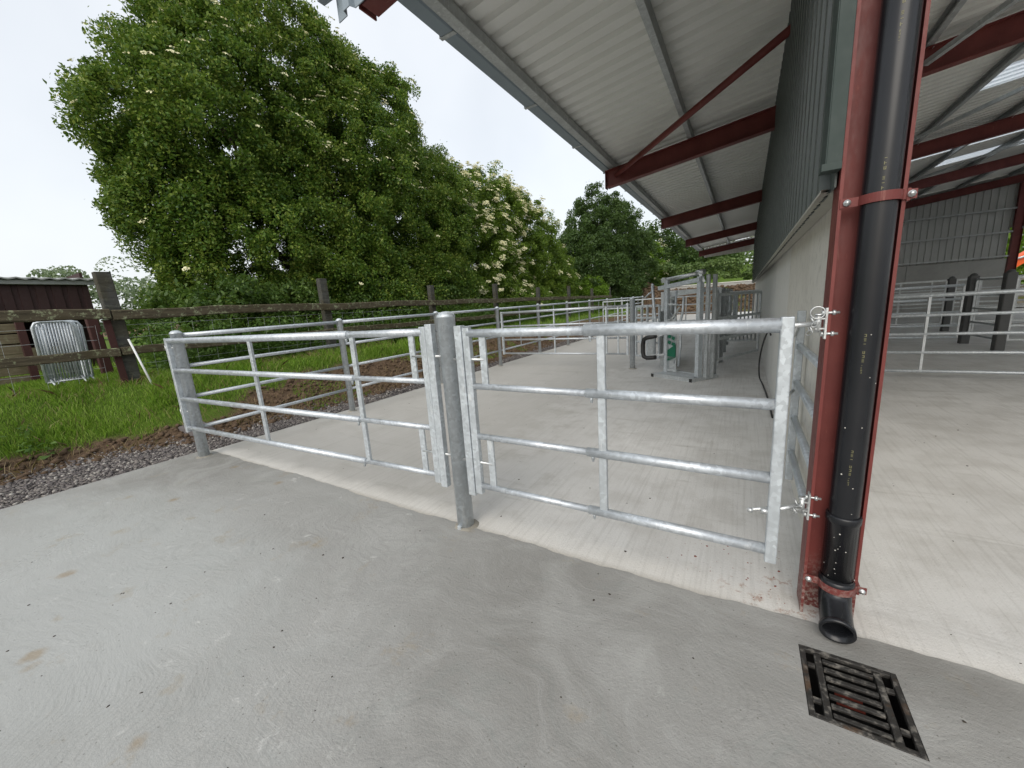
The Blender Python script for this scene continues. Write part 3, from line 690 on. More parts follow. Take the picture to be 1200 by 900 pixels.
# near gates ------------------------------------------------------------------
# side fence along the lane
FX = -5.44
FY = [1.80, 3.86, 6.10, 8.42, 10.72, 13.0, 15.35, 17.75, 20.2, 22.6, 25.0]
def fz(y): return 1.475 + .0065*(y-2)
fence = thing('tubular_fence', (FX,1.8,0), 'long galvanised four-rail tube fence on round posts along the left edge of the lane', 'fence')
for i, y in enumerate(FY):
    mb = MB(); round_post(mb, FX, y, fz(y)+.005, .056 if i == 0 else .045)
    if i: mb.box(FX-.035,FX+.07,y-.045,y+.045,0.0,.004)
    mb.build('post', M['galv'], fence); grout(FX, y, .056 if i == 0 else .045, fence, i)
for k, hz in enumerate((0,.345,.70,1.07)):
    mb = MB()
    for i in range(len(FY)-1):
        ya, yb = FY[i]+.03, FY[i+1]-.03; mb.tube((FX+.0,ya,fz(ya)-.045-hz),(FX+.0,yb,fz(yb)-.045-hz), .027 if k == 0 else .0215, 12)
    mb.build('rail', M['galv_tube'], fence)
for i in range(1, len(FY)-1):
    yv = (FY[i]+FY[i+1])/2
    if i >= 3: MB().beam((FX,yv,.38),(FX,yv,fz(yv)-.05),.03,.008).build('stay', M['galv'], fence)
# centre post
cp = thing('gate_post', (-1.635,1.925,0), 'thick round galvanised post standing between the two front gates', 'post')
mb = MB(); round_post(mb, -1.635, 1.925, 1.49, .0575); mb.build('tube', M['galv'], cp); grout(-1.635,1.925,.0575,cp,5)
mb = MB(); mb.box(-1.655,-1.625,1.853,1.875,-.005,.03); mb.build('foot_lug', M['galv'], cp, .003)

def gate(name, loc, label, A, Bp, split, zt, inner_side_verts, big=True, mid=None, group=None, zdrop=0):
    """adjustable four-rail gate. A: outer (large tube) end xy, Bp: inner (small tube) end xy, split: distance fraction where the small tubes slide in"""
    t = thing(name, loc, label, 'gate', group)
    A = Vector((*A,0)); B = Vector((*Bp,0)); d = (B-A); L = d.length; d.normalize()
    def P(s, z): p = A + d*s; return (p.x, p.y, z)
    hs = [zt-.005, zt-.335, zt-.665, zt-1.01]
    sp = L*split
    st = MB(); st.beam(P(0,zt-1.06), P(0,zt+.028), .058, .045, d, .004); st.build('stile', M['galv'], t, .002)
    for k, z in enumerate(hs):
        ro = .0305 if k == 0 else .025; ri = .0255 if k == 0 else .0195
        mb = MB(); mb.tube(P(.02,z), P(sp,z), ro, 16)
        if k == 0: pass
        mb.build('outer_rail', M['galv_tube'], t)
        MB().tube(P(sp-.05,z), P(L-.02,z), ri, 14).build('sliding_rail', M['galv_tube'], t)
        mb = MB(); q = P(sp-.03, z); mb.tube((q[0],q[1],z-ro-.016),(q[0],q[1],z-ro+.006),.009,8); mb.lathe((q[0],q[1],z-ro-.016),[(.0001,-.010),(.007,-.010),(.007,0)],6); mb.build('clamp_bolt', M['galv'], t)
    # inner stile: two upright box sections with slam bars through them
    MB().beam(P(L-.012,zt-1.065), P(L-.012,zt+.03), .04, .05, d, .004).build('stile', M['galv'], t, .002)
    MB().beam(P(L+.045,zt-1.085), P(L+.045,zt+.045), .05, .055, d, .004).build('latch_stile', M['galv'], t, .002)
    for z in (zt-.165, zt-.845): MB().tube(P(L-.13,z), P(L+.13,z), .0095, 10).build('slam_bar', M['galv_bright'], t)
    MB().beam(P(L-.125,hs[1]), P(L-.125,hs[0]), .014, .045, d).build('upright', M['galv'], t)
    MB().beam(P(L-.125,hs[3]), P(L-.125,hs[2]), .014, .045, d).build('upright', M['galv'], t)
    for s in mid: MB().beam(P(s,hs[3]), P(s,hs[0]), .026, .042, d, .003).build('upright', M['galv'], t)
    return t
gR = gate('cattle_gate', (.15,1.9,0), 'nearest right galvanised four-rail gate, slid open on thicker tubes towards the red column', (.148,1.895), (-1.475,1.905), .525, 1.362, None, mid=[.765])
gL = gate('cattle_gate', (-5.43,1.83,0), 'front left galvanised four-rail gate between the corner post and the thick round middle post', (-5.505,1.735), (-1.80,1.895), .80, 1.380, None, mid=[1.62,3.0])
# bolts on far left post
mb = MB()
for z in (1.30,.56): 
    mb.tube((-5.60,1.74,z),(-5.44,1.76,z),.009,8); mb.tube((-5.555,1.72,z-.03),(-5.555,1.72,z+.03),.010,8); mb.beam((-5.58,1.77,z),(-5.44,1.775,z),.03,.02)
mb.build('hinge', M['galv_bright'], gL)
# hinge hardware on the right gate: plate bolted to the column, eye bolt, chain
def hinge(z, parent, top):
    mb = MB(); mb.box(.2795,.2865,1.985,2.02,z-.062,z+.062)
    for dz in (-.042,.042): mb.tube((.27,2.0,z+dz),(.325,2.0,z+dz),.0052,8); mb.lathe((.284,2.0,z+dz),[(.0001,-.016),(.011,-.016),(.011,-.005),(.0001,-.005)],6,(1,0,0)); mb.lathe((.302,2.0,z+dz),[(.0001,0),(.011,0),(.011,.01),(.0001,.01)],6,(1,0,0))
    mb.tube((.258,1.995,z-.035),(.258,1.995,z+.035),.011,10)
    mb.lathe((.258,1.995,z+.035),[(.016,0),(.016,.004),(.0001,.006)],10)
    mb.beam((.28,1.995,z+.02),(.25,1.995,z+.02),.02,.006); mb.beam((.28,1.995,z-.02),(.25,1.995,z-.02),.02,.006)
    mb.tube((.245,1.99,z),(.17,1.92,z),.010,10)
    mb.tube((.17,1.895,z) if top else (.255,1.99,z),(.05,1.86,z) if not top else (.16,1.893,z),.008,8)
    if not top: mb.lathe((.115,1.878,z),[(.0001,-.014),(.014,-.014),(.014,.014),(.0001,.014)],6,(1,.25,0)); mb.lathe((.06,1.863,z),[(.0001,-.008),(.011,-.008),(.011,.008),(.0001,.008)],6,(1,.25,0))
    # chain links looped round
    for k in range(4):
        c0 = Vector((.236+.010*math.sin(k*1.9), 1.972+.012*math.cos(k*2.3), z+.018-.018*k)); ax = Vector((math.cos(k*1.3), math.sin(k*1.7), .5*math.cos(k))).normalized(); u = ax.orthogonal().normalized(); v_ = ax.cross(u)
        mb.path([c0 + u*math.cos(a_)*.015 + v_*math.sin(a_)*.009 for a_ in [2*PI*j/10 for j in range(11)]], .0026, 6, False)
    if top:
        c0 = Vector((.252,1.975,z+.045)); mb.path([c0 + Vector((math.cos(a_)*.024, 0, math.sin(a_)*.024)) for a_ in [2*PI*j/14 for j in range(15)]], .0028, 6, False)
    mb.build('hinge', M['galv_bright'], parent)
hinge(1.352, gR, True); hinge(.545, gR, False)
# short folded hurdle along the wall just behind the column
fg = thing('wall_hurdle', (.25,2.7,0), 'short galvanised four-rail hurdle folded back against the concrete wall behind the red column', 'gate')
MB().beam((.325,3.2,.16),(.325,3.2,1.35),.045,.045,(0,1,0),.004).build('stile', M['galv'], fg)
for z in (1.12,.87,.62,.37): MB().tube((.325,3.2,z),(.318,2.17,z+.02),.021,12).build('rail', M['galv_tube'], fg)
MB().tube((.23,3.1,.72),(.31,3.17,.82),.009,8).build('latch', M['galv_bright'], fg); mb = MB(); mb.tube((.24,3.1,1.10),(.31,3.17,1.24),.009,8); mb.build('latch', M['galv_bright'], fg)
MB().box(.28,.302,3.16,3.19,1.18,1.29).build('latch_plate', M['galv_bright'], fg)

# far cross gate, its post
fp = thing('gate_post', (-2.06,8.49,0), 'round galvanised post at the right end of the far cross gate, left of the crush', 'post')
mb = MB(); round_post(mb, -2.06,8.49,1.52,.056); mb.build('tube', M['galv'], fp); grout(-2.06,8.49,.056,fp,6)
g3 = thing('cattle_gate', (-5.3,8.45,0), 'far galvanised four-rail gate crossing the lane between the side fence and the crush', 'gate')
MB().beam((-5.33,8.45,.30),(-5.33,8.45,1.39),.05,.045,(1,0,0)).build('stile', M['galv'], g3)
MB().beam((-2.16,8.48,.30),(-2.16,8.48,1.42),.05,.045,(1,0,0)).build('stile', M['galv'], g3)
for k, z in enumerate((1.36,1.02,.68,.33)): MB().tube((-5.33,8.45,z),(-2.16,8.48,z),.028 if k == 0 else .021,12).build('rail', M['galv_tube'], g3)
for x in (-3.88,-2.62,-2.36): MB().beam((x,8.465,.33),(x,8.465,1.36),.035,.03,(1,0,0)).build('upright', M['galv'], g3)

# gate to the right of the crush and the race behind it
def tube_panel(name, loc, label, p, q, zs, r, nv, mat, cat='gate', group=None, ztop=None, post=None):
    t = thing(name, loc, label, cat, group); p = Vector((*p,0)); q = Vector((*q,0)); d = (q-p).normalized()
    for k, z in enumerate(zs): MB().beam((p.x,p.y,z),(q.x,q.y,z),r*1.6,r*2.2,(0,0,1),.004).build('rail', mat, t)
    for k in range(nv+2):
        s = p.lerp(q, k/(nv+1)); MB().beam((s.x,s.y,zs[-1]),(s.x,s.y,zs[0]),.035,.035,d).build('upright', mat, t)
    if post:
        for s in post: c_ = p.lerp(q, s); mb = MB(); round_post(mb, c_.x, c_.y, zs[0]+.08, .05); mb.build('post', mat, t)
    return t
tube_panel('race_gate', (-.4,7.9,0), 'dull galvanised gate slanting from the crush to the concrete wall', (-.41,7.92), (.26,9.35), (1.47,1.05,.68,.30), .022, 0, M['galv_old'], post=[-.06])
tube_panel('race_fence', (-.42,9.9,0), 'dull galvanised race side behind the slanting gate, nearer the concrete wall', (-.42,9.6), (-.42,15.2), (1.52,1.25,.98,.70,.42), .02, 5, M['galv_old'], 'fence', post=[0,.3,.6,1])
tube_panel('race_fence', (-1.45,9.9,0), 'galvanised race side running away behind the left of the crush', (-1.5,10.1), (-2.2,15.5), (1.52,1.25,.98,.70,.42), .02, 4, M['galv_old'], 'fence', post=[0,.5,1])
tube_panel('race_fence', (-3.4,16,0), 'low galvanised pen side standing across the lane far behind the crush', (-5.2,16.4), (-.3,16.2), (1.45,1.15,.85,.55,.30), .02, 5, M['galv'], 'fence', post=[.25,.5,.75,1])
sg = thing('sliding_door', (-.1,12.2,0), 'narrow barred sliding door panel standing in the race near the wall', 'gate')
for k in range(8): MB().tube((-.36+.09*k,12.2,.2),(-.36+.09*k,12.2,1.5),.02,8).build('bar', M['galv_old'], sg)
for z in (.2,1.5): MB().beam((-.38,12.2,z),(.30,12.2,z),.05,.05).build('rail', M['galv_old'], sg)

# ------------------------------------------------------------------ cattle crush
cr_ = thing('cattle_crush', (-.95,8.0,0), 'galvanised cattle crush with head yoke, green pattern plate and tall frame by the wall', 'cattle crush')
A0 = Vector((-1.46,7.69,0)); A1 = Vector((-.74,7.28,0)); dd = (A1-A0).normalized(); nn = Vector((-dd.y, dd.x, 0))  # nn points back, away from the camera
if nn.y < 0: nn = -nn
def C(s, b, z): p = A0 + dd*s + nn*b; return (p.x, p.y, z)
W = (A1-A0).length
mb = MB(); mb.beam(C(0,0,.035),C(W,0,.035),.06,.07); mb.beam(C(.05,.34,.05),C(W,.26,.05),.06,.10); mb.beam(C(.0,-.04,.03),C(.10,.62,.03),.05,.06); mb.beam(C(W,-.04,.03),C(W+.06,.62,.03),.05,.06)
mb.add([C(.06,.02,.06),C(W-.02,.02,.06),C(W-.02,.30,.10),C(.06,.30,.10)],[(0,1,2,3)])
mb.build('base_frame', M['galv_old'], cr_)
mb = MB(); 
for p_ in ((0,-.045),(W,-.045)): mb.beam(C(p_[0],p_[1]-.005,.03),C(p_[0],p_[1]+.005,.03),.052,.062)
mb.build('foot_cap', M['black'], cr_)
for s, b, wd in ((.12,.20,.075),(W-.03,.20,.11)): MB().beam(C(s,b,.05),C(s,b,1.80),wd,.07,dd,.004).build('upright', M['galv'], cr_)
for s, b, wd in ((W+.045,.30,.045),(W+.075,.44,.05)): MB().beam(C(s,b,.03),C(s,b,1.82),wd,.06,dd,.004).build('upright', M['galv_old'], cr_)
MB().beam(C(-.04,.18,1.66),C(W-.0,.16,1.745),.08,.07).build('top_beam', M['galv'], cr_)
MB().beam(C(.12,.27,1.52),C(W,.27,1.57),.05,.07).build('cross_beam', M['galv_old'], cr_)
mb = MB(); mb.tube(C(.08,.22,1.80),C(W-.05,.22,1.86),.035,12); mb.tube(C(W-.12,.22,1.862),C(W+.02,.22,1.87),.045,12); mb.build('ram', M['galv_bright'], cr_)
mb = MB(); mb.tube(C(.06,.16,1.80),C(.06,.28,1.80),.05,12); mb.beam(C(.10,.2,1.65),C(.08,.2,1.80),.04,.04,dd); mb.build('pivot', M['galv_bright'], cr_)
mb = MB(); mb.beam(C(W-.05,.2,1.85),C(W+.03,.22,1.70),.03,.04); mb.build('link', M['galv_bright'], cr_)
# yoke bars
mb = MB(); mb.path([C(.36,.24,.2),C(.40,.24,.6),C(.38,.24,1.0),C(.43,.24,1.2),C(.45,.24,1.48)], .022, 10); mb.build('yoke_bar', M['galv'], cr_)
mb = MB(); mb.path([C(.28,.24,.25),C(.27,.24,1.0),C(.29,.24,1.60)], .02, 10); mb.build('yoke_bar', M['galv'], cr_)
mb = MB(); mb.beam(C(.18,.20,1.02),C(.40,.20,1.30),.02,.035); mb.build('diagonal', M['galv_bright'], cr_)
mb = MB(); mb.beam(C(.10,.20,1.37),C(.36,.20,1.34),.03,.03); mb.beam(C(.12,.2,1.06),C(.34,.2,1.06),.02,.05); mb.beam(C(.12,.2,.36),C(.34,.2,.36),.02,.04); mb.beam(C(.12,.2,.12),C(.36,.2,.12),.02,.05); mb.build('cross_bar', M['galv_old'], cr_)
# plates: galvanised plate with slots showing green
MB().beam(C(.235,.235,.12),C(.235,.235,1.05),.16,.006,nn).build('back_plate', M['galv_old'], cr_)
mb = MB()
gp = [C(.155,.19,.30),C(.33,.19,.36),C(.33,.19,.62),C(.155,.19,.50)]; mb.add(gp+[tuple(Vector(q_)+nn*.01) for q_ in gp], [(0,1,2,3),(7,6,5,4),(0,4,5,1),(1,5,6,2),(2,6,7,3),(3,7,4,0)])
for k in range(4):
    for j in range(2): mb.beam(C(.165+.085*j,.19,.66+.11*k-.03*j),C(.225+.085*j,.19,.64+.11*k-.03*j),.008,.06)
mb.build('green_plate', M['green'], cr_)
# black chin bar
mb = MB(); mb.path([C(.02,.02,.78),C(-.18,.0,.74),C(-.25,.0,.70),C(-.27,.0,.60),C(-.27,.0,.45),C(-.25,.0,.37),C(-.17,.0,.345),C(.02,.02,.37)], .042, 12)
mb.build('chin_bar', M['black'], cr_)
mb = MB(); mb.beam(C(-.12,.05,.70),C(.12,.15,.82),.03,.03); mb.beam(C(-.10,.05,.4),C(.12,.15,.42),.03,.03); mb.build('chin_bar_arm', M['galv_old'], cr_)
# body: side bars going back, floor
for z in (.45,.75,1.05,1.35): MB().beam(C(W+.05,.45,z),(-.47,9.9,z),.03,.04).build('side_rail', M['galv_old'], cr_)
for z in (.25,.8,1.1,1.45): MB().beam(C(.1,.45,z),(-1.55,10.0,z),.03,.04).build('side_rail', M['galv_old'], cr_)
MB().beam((-1.5,8.45,.75),(-1.55,10.0,.75),.02,.9).build('side_sheet', M['galv_old'], cr_)
for y_ in (8.9,9.5,10.1):
    MB().beam((-.47,y_,0),(-.47,y_,1.6),.06,.06,(0,1,0)).build('upright', M['galv_old'], cr_); MB().beam((-1.52,y_,0),(-1.52,y_,1.6),.06,.06,(0,1,0)).build('upright', M['galv_old'], cr_)
for y_ in (9.5,10.1): MB().beam((-1.52,y_,1.6),(-.47,y_,1.6),.05,.05).build('cross_beam', M['galv_old'], cr_)
# side lever and operator gate on the left
mb = MB(); mb.path([C(-.30,.35,.30),C(-.27,.35,1.05),C(-.31,.35,1.32),C(-.345,.35,1.72)], .028, 10); mb.path([C(-.345,.35,1.62),C(-.40,.30,1.57),C(-.47,.27,1.50)], .014, 8); mb.sphere(C(-.345,.35,1.74),.03); mb.build('lever', M['galv'], cr_)
og = tube_panel('operator_gate', (-1.8,8.4,0), 'small barred galvanised gate between the far post and the crush', (-1.97,8.45), (-1.45,8.15), (1.34,1.1,.86,.6,.30), .018, 3, M['galv'])
mb = MB(); mb.beam((-1.70,8.28,.55),(-1.52,8.17,.55),.008,.5); mb.build('sheet', M['galv_old'], og)

# cable hose on the wall
mb = MB(); pts = [(.33,6.5,.87),(.30,6.55,.93),(.26,6.9,.72),(.24,7.3,.40),(.26,7.6,.08),(.30,7.2,.02),(.33,6.3,.015),(.34,5.2,.012)]
mb = MB(); pp = []
for i in range(len(pts)-1):
    for k in range(6):
        t_ = k/6; p0 = Vector(pts[max(0,i-1)]); p1 = Vector(pts[i]); p2 = Vector(pts[i+1]); p3 = Vector(pts[min(len(pts)-1,i+2)])
        pp.append(.5*((2*p1)+(p2-p0)*t_+(2*p0-5*p1+4*p2-p3)*t_**2+(3*p1-p0-3*p2+p3)*t_**3))
mb.path(pp, .011, 8); tag(mb.build('hose', M['black']), 'thin black hose hanging in a loop down the pale concrete wall', 'hose')

# ------------------------------------------------------------------ inside the building
def hurdle(y, xa, xb, zs, verts, label):
    t = thing('shed_gate', (xa,y,0), label, 'gate')
    for k, z in enumerate(zs): MB().tube((xa,y,z),(xb,y,z),.030 if k == 0 else .024,12).build('rail', M['galv'], t)
    for x in verts: MB().beam((x,y-.0,zs[-1]),(x,y,zs[0]),.035,.03,(1,0,0)).build('upright', M['galv_old'], t)
    return t
hurdle(8.22, .9, 6.2, (1.26,.97,.69,.41,.12), (.9,2.36,4.3,6.2), 'grey five-rail gate across the shed floor, nearest inside the building')
hurdle(11.9, 1.2, 3.9, (1.33,1.05,.78,.5,.25), (1.2,2.5,3.9), 'second grey rail gate inside the building, behind the nearest five-rail gate')
def shed_post(x, y, h, label):
    t = thing('shed_post', (x,y,0), label, 'post', 'dark posts inside the building')
    MB().beam((x,y,-.01),(x,y,h),.15,.15,(0,1,0),.015).build('shaft', M['inpost'], t); mb = MB(); mb.sphere((x,y,h+.0),.066,12,6); mb.build('cap', M['inpost'], t)
shed_post(4.95,15.9,1.47,'dark post farthest back inside the building, left of the wider pair')
shed_post(4.35,12.9,1.5,'dark post inside the building, between the farthest post and the nearest one')
shed_post(4.40,11.6,1.52,'dark post inside the building, nearest the camera of the three posts by the daylight opening')
for nm, lb, p_, q_, nv_ in (('pen_side','dark pen side between the two nearer inner posts',(4.38,12.8),(4.4,11.7),0),('pen_side','dark pen side leading right from the nearest inner post past the daylight opening',(4.5,11.6),(9.5,11.2),3),
      ('pen_side','dark pen side leading right from the middle inner post',(4.45,12.9),(9.5,12.7),3),('pen_side','dark pen side from the farthest inner post leftwards in front of the gable wall',(1.2,16.3),(4.85,15.9),3),
      ('pen_side','dark pen side right of the farthest inner post',(5.05,15.9),(9.6,15.7),3),('pen_side','dark pen side at the very back along the gable wall',(1.0,20.0),(8.0,19.6),5)):
    tube_panel(nm, ((p_[0]+q_[0])/2,(p_[1]+q_[1])/2,0), lb, p_, q_, (1.42,1.10,.80,.50,.22), .018, nv_, M['galv_old'], 'fence')
# things seen through the gable opening
bs = thing('board_stack', (11.2,26.0,0), 'pale boards stacked outside the gable opening beyond the pens', 'boards')
for k in range(4): MB().box(9.4,14,26.0+.03*k,27.0,.12+.36*k,.30+.36*k).build('board', M['paleboard'], bs)
ex = thing('digger_boom', (12.5,30,0), 'orange digger boom seen through the gable opening', 'digger')
mb = MB(); mb.beam((10.4,29,1.5),(12.6,29.6,3.1),.3,.42); mb.beam((12.6,29.6,3.1),(15,30.2,2.2),.3,.45); mb.build('boom', M['orange'], ex, .02)
mb = MB(); mb.tube((10.8,28.85,2.1),(12.4,29.3,2.6),.05,10); mb.build('ram', M['galv_bright'], ex)
mb = MB(); mb.beam((10.5,29.02,1.6),(10.1,29,.35),.25,.3); mb.build('dipper', M['orange'], ex, .02)
mb = MB(); mb.add([(9.8,28.6,.0),(10.5,28.6,.0),(10.5,29.5,.0),(9.8,29.5,.0),(9.7,28.6,.55),(10.4,28.6,.45),(10.4,29.5,.45),(9.7,29.5,.55)],[(0,3,2,1),(0,1,5,4),(1,2,6,5),(2,3,7,6),(3,0,4,7)]); mb.build('bucket', M['black'], ex)
mb = MB(); mb.box(14.2,16.6,29,31.4,.9,2.0); mb.build('body', M['orange'], ex, .08)
for y_ in (29,31): mb = MB(); mb.path([(13.7,y_,.42),(13.9,y_,.72),(16.8,y_,.72),(17.1,y_,.42),(16.8,y_,.1),(13.9,y_,.1),(13.7,y_,.42)], .2, 10); mb.build('track', M['black'], ex)

# ------------------------------------------------------------------ old wooden fence on the bank
WX = -8.2
wf = thing('wooden_fence', (WX,2,.7), 'weathered two-rail wooden fence with lichen on dark sleeper posts along the grass bank', 'fence')
wy = [-1.7, 2.06, 5.55, 9.1, 12.7, 16.3, 20, 23.7, 27.4]
for i, y in enumerate(wy):
    g0 = float(terrain(WX, y)); top_ = 2.40 - (.0 if i < 3 else .1*(i % 2)); lean = -.05 if i == 1 else random.uniform(-.03,.03)
    MB().beam((WX-.02,y,g0-.3),(WX-.02,y+lean,top_),.14,.18,(0,1,0),.012).build('post', M['sleeper'], wf)
    if i in (1,): MB().beam((WX+.07,y-.115,g0-.3),(WX+.07,y-.115+lean*.7,1.70),.03,.08,(0,1,0)).build('old_post_face', M['redold'], wf)
def wobble_rail(z0, hgt, yy0, yy1, seed):
    mb = MB(); n = int((yy1-yy0)/.25); random.seed(seed); vs = []; pr = [(-.03,-.5),(.025,-.5),(.035,-.4),(.035,.42),(.02,.5),(-.03,.5)]
    for i in range(n+1):
        y = yy0 + (yy1-yy0)*i/n; dz = .012*math.sin(y*1.7+seed)+random.uniform(-.006,.006); hh = hgt*(1+random.uniform(-.05,.05))
        vs += [(WX+.125+a_+random.uniform(-.003,.003), y, z0+dz+b_*hh) for a_, b_ in pr]
    fs = [(6*i+k, 6*i+(k+1)%6, 6*(i+1)+(k+1)%6, 6*(i+1)+k) for i in range(n) for k in range(6)] + [(5,4,3,2,1,0), tuple(6*n+k for k in range(6))]
    mb.add(vs, fs); return mb
for j, (a_, b_) in enumerate(((-3.6,1.95),(1.97,9.1),(9.12,16.3),(16.32,27.4))):
    wobble_rail(1.79 - .008*j, .15, a_, b_, j).build('rail', M['wood'], wf)
    wobble_rail(1.225 - .008*j, .125, a_, b_, j+9).build('rail', M['wood'], wf)
mb = MB()
random.seed(3)
for z in (1.0,1.2,1.42,1.62): 
    mb.path([(WX-.12, 1.9-.0*k+.0, z) if k == 0 else (WX-.12, 1.98+k*.6, z+.006*math.sin(k*2+z*9)) for k in range(12)], .0022, 5, False); mb.path([(WX-.12, -3+k*.6, z+.006*math.sin(k*2+z*9)) for k in range(9)], .0022, 5, False)
y = -3.
while y < 8: mb.path([(WX-.12,y,.78),(WX-.12,y+.02,1.64)], .0018, 4, False); y += .3
mb.build('wire', M['galv_old'], wf)
# white rod leaning
mb = MB(); z0 = float(terrain(-7.75,2.12)); mb.tube((-7.72,2.13,z0-.03),(-7.95,2.05,1.40),.014,8); tag(mb.build('marker_rod', M['white']), 'thin white rod leaning in the grass beside the big dark fence post', 'rod')
# crowd barriers leaning together
def barrier(x, y, z, lean, label, first=None):
    if first: t = copy_tree(first); t.location = (x,y,z); t['label'] = label; return t
    t = thing('crowd_barrier', (x,y,z), label, 'barrier', 'crowd barriers leaning together')
    Wd, Hh = .40, .92
    def Q(u, h): return (x + lean*h*.12 + .10*u, y + u, z + h)
    mb = MB(); r = .018
    mb.path([Q(0,.02),Q(0,Hh-.08),Q(.03,Hh-.02),Q(.09,Hh),Q(Wd-.09,Hh),Q(Wd-.03,Hh-.02),Q(Wd,Hh-.08),Q(Wd,.02),Q(0,.02)], r, 8); mb.build('frame', M['galv'], t)
    for k in range(12):
        u = Wd*(k+1)/13; MB().tube(Q(u,.03),Q(u,Hh),.010,6).build('bar', M['galv'], t)
    for u in (.04,Wd-.04):
        mb = MB(); q = Q(u,.02); mb.tube((q[0]-.22,q[1],z-.02),(q[0],q[1],z+.06),.014,6); mb.tube((q[0]+.22,q[1],z-.02),(q[0],q[1],z+.06),.014,6); mb.build('foot', M['galv'], t)
    return t
zt_ = float(terrain(-9.3,1.5))+.10
b1 = barrier(-9.0,1.30,zt_,1,'front crowd barrier of the leaning stack beyond the wooden fence')
barrier(-9.14,1.36,zt_,1,'second crowd barrier of the leaning stack, just behind the front one', b1)
barrier(-9.28,1.44,zt_,1,'rearmost crowd barrier of the leaning stack beyond the wooden fence', b1)
# board fence on the left and red posts
bf = thing('board_fence', (-10.5,-.2,.7), 'mossy horizontal board fence beyond the wooden rails at the left edge', 'fence')
for k in range(6): MB().box(-10.56,-10.52,-6,1.42,.74+.175*k,.74+.175*k+.155).build('board', M['board'], bf, .006)
for y in (-3,-1,1.36): MB().box(-10.52,-10.42,y,y+.09,.5,1.86).build('post', M['redold'], bf)
rp = thing('red_post', (-10.6,2.25,.7), 'old red painted post standing beyond the rails right of the crowd barriers', 'post'); MB().beam((-10.5,2.3,.5),(-10.5,2.27,1.80),.13,.16,(0,1,0),.01).build('shaft', M['redold'], rp)
rp2 = thing('timber_post', (-11.4,2.0,.7), 'dark timber post between the crowd barriers and the red post', 'post'); MB().beam((-11.2,2.0,.5),(-11.2,1.97,1.9),.12,.14,(0,1,0),.01).build('shaft', M['sleeper'], rp2)
# old shed
sh = thing('old_shed', (-15,-.5,.7), 'low old shed with brown-red sheet wall and pale corrugated roof edge', 'shed')
mb = ribbed_vertical('y', -7, 3.1, lambda u: 2.02, lambda u: 2.72, -13.9, .25, .03, .6); mb.build('wall', M['shedred'], sh)
MB().box(-13.98,-13.90,-7,3.15,1.92,2.02).build('sill', M['shedroof'], sh, .004)
MB().box(-13.86,-13.78,-7,3.3,2.70,2.80).build('gutter', M['shedroof'], sh, .01)
mb = MB(); p_ = [(-7+.12*k, .035*(k % 2)) for k in range(87)]; n = len(p_)
vs = [(-13.7,y,2.82+h) for y,h in p_]+[(-19,y,3.25+h) for y,h in p_]; vs += [(x,y,z-.03) for x,y,z in vs]
mb.add(vs, [(i,i+1,n+i+1,n+i) for i in range(n-1)]+[(2*n+i,3*n+i,3*n+i+1,2*n+i+1) for i in range(n-1)]+[(i,2*n+i,2*n+i+1,i+1) for i in range(n-1)]); mb.build('roof', M['shedroof'], sh)
MB().box(-19,-13.95,3.02,3.07,.5,3.0).build('end_wall', M['shedred'], sh)
MB().box(-18.9,-18.8,-7,3.07,.5,3.1).build('rear_wall', M['shedred'], sh)
for y in (-3,.9,2.95): MB().box(-13.97,-13.85,y,y+.12,.5,2.0).build('post', M['sleeper'], sh)
MB().box(-13.78,-13.72,-7,1.45,2.03,2.52).build('hoarding', M['board'], sh)
mb = MB(); mb.box(-13.94,-13.88,-7,2.4,.6,1.3); mb.build('low_wall', M['board'], sh)

# ------------------------------------------------------------------ foliage
def leaves(centers, normals, size, aspect=.5, jitter=.9, droop=.2):
    n = len(centers)
    nrm = normals + rng.normal(0, jitter, (n,3)); nrm /= np.linalg.norm(nrm, axis=1)[:,None]+1e-9
    d = rng.normal(0,1,(n,3)); d[:,2] -= droop; d -= (d*nrm).sum(1)[:,None]*nrm; d /= np.linalg.norm(d, axis=1)[:,None]+1e-9
    s = np.cross(nrm, d); L = size*rng.uniform(.6,1.35,n)[:,None]; Wd = L*aspect
    a = centers - d*L*.5; b = centers + s*Wd*.5 + nrm*L*.10 - d*L*.05; c = centers + d*L*.5 - nrm*L*.06; e = centers - s*Wd*.5 + nrm*L*.10 - d*L*.05
    V = np.stack([a,b,c,e],1).reshape(-1,3); F = np.arange(4*n).reshape(-1,4); return V, F
def lobes_sample(lobes, n, lo=.80, hi=1.04, front=None, bumps=.16):
    C_, N_ = [], []
    wts = np.array([(l[3]*l[4]+l[4]*l[5]+l[3]*l[5]) for l in lobes]); wts = wts/wts.sum()
    while len(C_) < n:
        i = rng.choice(len(lobes), p=wts); l = lobes[i]; d = rng.normal(0,1,3); d /= np.linalg.norm(d)
        r = rng.uniform(lo, hi) * (1 + bumps*math.sin(d[0]*5+i)*math.sin(d[1]*6+1.3*i)*math.cos(d[2]*5+.7*i))
        p = np.array(l[:3]) + d*np.array(l[3:6])*r
        if p[2] < .6: continue
        ok = True
        for j, m in enumerate(lobes):
            if j != i:
                q = (p-np.array(m[:3]))/np.array(m[3:6])
                if (q*q).sum() < (lo*.88)**2: ok = False; break
        if ok: C_.append(p); N_.append(d)
    return np.array(C_), np.array(N_)
